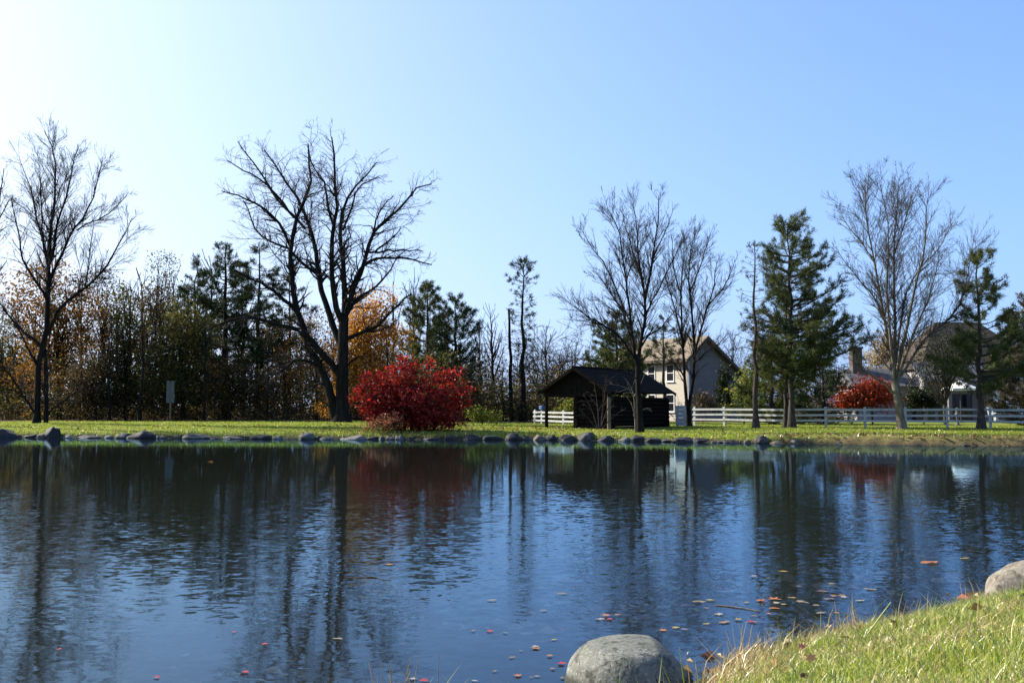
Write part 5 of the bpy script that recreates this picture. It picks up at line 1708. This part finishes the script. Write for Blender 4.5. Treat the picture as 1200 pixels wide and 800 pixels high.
def litter():
    rng = np.random.default_rng(501)
    # leaves on the shallow bed
    n = 16000
    x = rng.uniform(-4, 7.0, n); y = rng.uniform(4.8, 13, n)
    sd = pond_sd(x, y)
    k = (sd < -.05) & (sd > -3.6) & (rng.random(n) < np.exp(sd * .55) * np.clip(.35 + .8 * wav(x, y, 1.3, 4.0), .06, 1) * np.clip(.35 + .3 * x, .3, 1))
    C = np.stack([x[k], y[k], height(x[k], y[k]) + .012], -1)
    V, Q = leaf_quads(rng, C, .10, .45, flat=.92)
    tag(mk("sunken_leaves", V, Q, M['sunk_leaf']), "sunken brown leaves lying on the shallow pond bed", None, None, "stuff")
    # litter on the banks
    n = 5200
    x = np.concatenate([rng.uniform(11, 32, 3400), rng.uniform(-10, 3, 800), rng.uniform(-32, 12, 1000)]); y = rng.uniform(39, 58, n)
    sd = pond_sd(x, y); k = (sd > .03) & (sd < np.where(x > 11, 2.6, 8))
    C = np.stack([x[k], y[k], height(x[k], y[k]) + .03], -1)
    x2 = rng.uniform(.6, 5, 1500); y2 = rng.uniform(4, 9.5, 1500); s2 = pond_sd(x2, y2)
    k2 = (s2 > .0) & (rng.random(1500) < np.exp(-s2 * 2.6))
    C2 = np.stack([x2[k2], y2[k2], height(x2[k2], y2[k2]) + .035], -1)
    V, Q = join([leaf_quads(rng, C, .13, .4, flat=.5), leaf_quads(rng, C2, .055, .4, flat=.5)])
    tag(mk("leaf_litter", V, Q, M['litter']), "fallen brown leaves scattered over the banks", None, None, "stuff")


litter()

# red leaf in the near grass
for (px, py, ln, lab) in ((950, 771, 15, "orange-red leaf caught in the near bank's green grass"), (940, 757, 9, "small pink-red leaf at the dry edge of the near grass")):
    Y = 5.0
    for _ in range(40):
        p = at(px, py, Y); Y += (p[2] - float(height(p[0], p[1])) - .06) * 1.5
    p = at(px, py, Y)
    s = ln / F * Y
    a = leaf_outline(0, rl) * s
    V = np.concatenate([[[0, 0, 0]], np.stack([a[:, 0], a[:, 1] * .3, np.abs(a[:, 0]) * .2 + a[:, 1] * .8], -1)]); k = len(a)
    T = np.array([[0, 1 + i, 1 + (i + 1) % k] for i in range(k)])
    tag(mk("fallen_leaf", V, T, M['leaf_float']['red' if 'pink' in lab else 'orange'], loc=p), lab, "leaf", "fallen leaves on the near bank")

# ------------------------------------------------------------------ reeds and tall stalks
def stalks(name, label, cat, seed, specs, mat, w):
    """specs: (base px, base py, tip px, tip py, distance)"""
    rng = np.random.default_rng(seed)
    P = []
    for (bx, by, tx, ty, Y) in specs:
        a, c = at(bx, by, Y), at(tx, ty, Y + rng.uniform(-.1, .1))
        a[2] = min(a[2], float(height(a[0], a[1])) - .02)
        m = (a + c) / 2 + np.array([rng.normal() * .012, 0, 0])
        P.append(resample([a, m, c], 6))
    P = np.array(P); o0 = P[:, 0].mean(0)
    V, Q = tubes(P - o0, np.linspace(w, w * .3, 6)[None, :] * rng.uniform(.7, 1.2, (len(P), 1)), 5)
    o = mk(name, V, Q, mat, loc=o0, smooth=True)
    tag(o, label, cat)


rr = np.random.default_rng(600)
spec = []
for k in range(13):
    bx = 466 + rr.normal() * 14
    spec.append((bx, 812, bx + rr.normal() * 9 - 3, rr.uniform(766, 792), 5.75 + rr.uniform(-.12, .12)))
spec.append((514, 812, 515, 764, 5.8))
stalks("reed_tuft", "thin brown reed stems standing in the shallows at the bottom edge", "reeds", 601, spec, M['grass_straw'], .0035)
stalks("grass_stalk", "long green grass stalk leaning up over the near bank's edge", "grass stalk", 602, [(1006, 755, 1044, 705, 5.6)], M['grass_blade'], .006)
stalks("grass_stalk", "pair of long yellow grass stalks leaning beside the smooth boulder", "grass stalk", 603, [(800, 798, 772, 770, 5.4), (806, 796, 796, 758, 5.45)], M['grass_blade'], .004)
spec = []
for k in range(16):
    bx = rr.uniform(985, 1020)
    spec.append((bx, 745, bx - rr.uniform(2, 22), rr.uniform(698, 728), 6.3 + rr.uniform(-.2, .2)))
stalks("dry_grass_tuft", "tuft of dry brown grass stems at the near bank's edge behind the long green stalk", "grass tuft", 604, spec, M['grass_straw'], .003)
spec = []
for k in range(16):
    bx = rr.uniform(862, 910)
    spec.append((bx, 772, bx + rr.normal() * 12, rr.uniform(728, 752), 6.0 + rr.uniform(-.25, .25)))
stalks("dry_grass_tuft", "tuft of dry brown grass stems at the near bank's edge nearer the smooth boulder", "grass tuft", 605, spec, M['grass_straw'], .003)
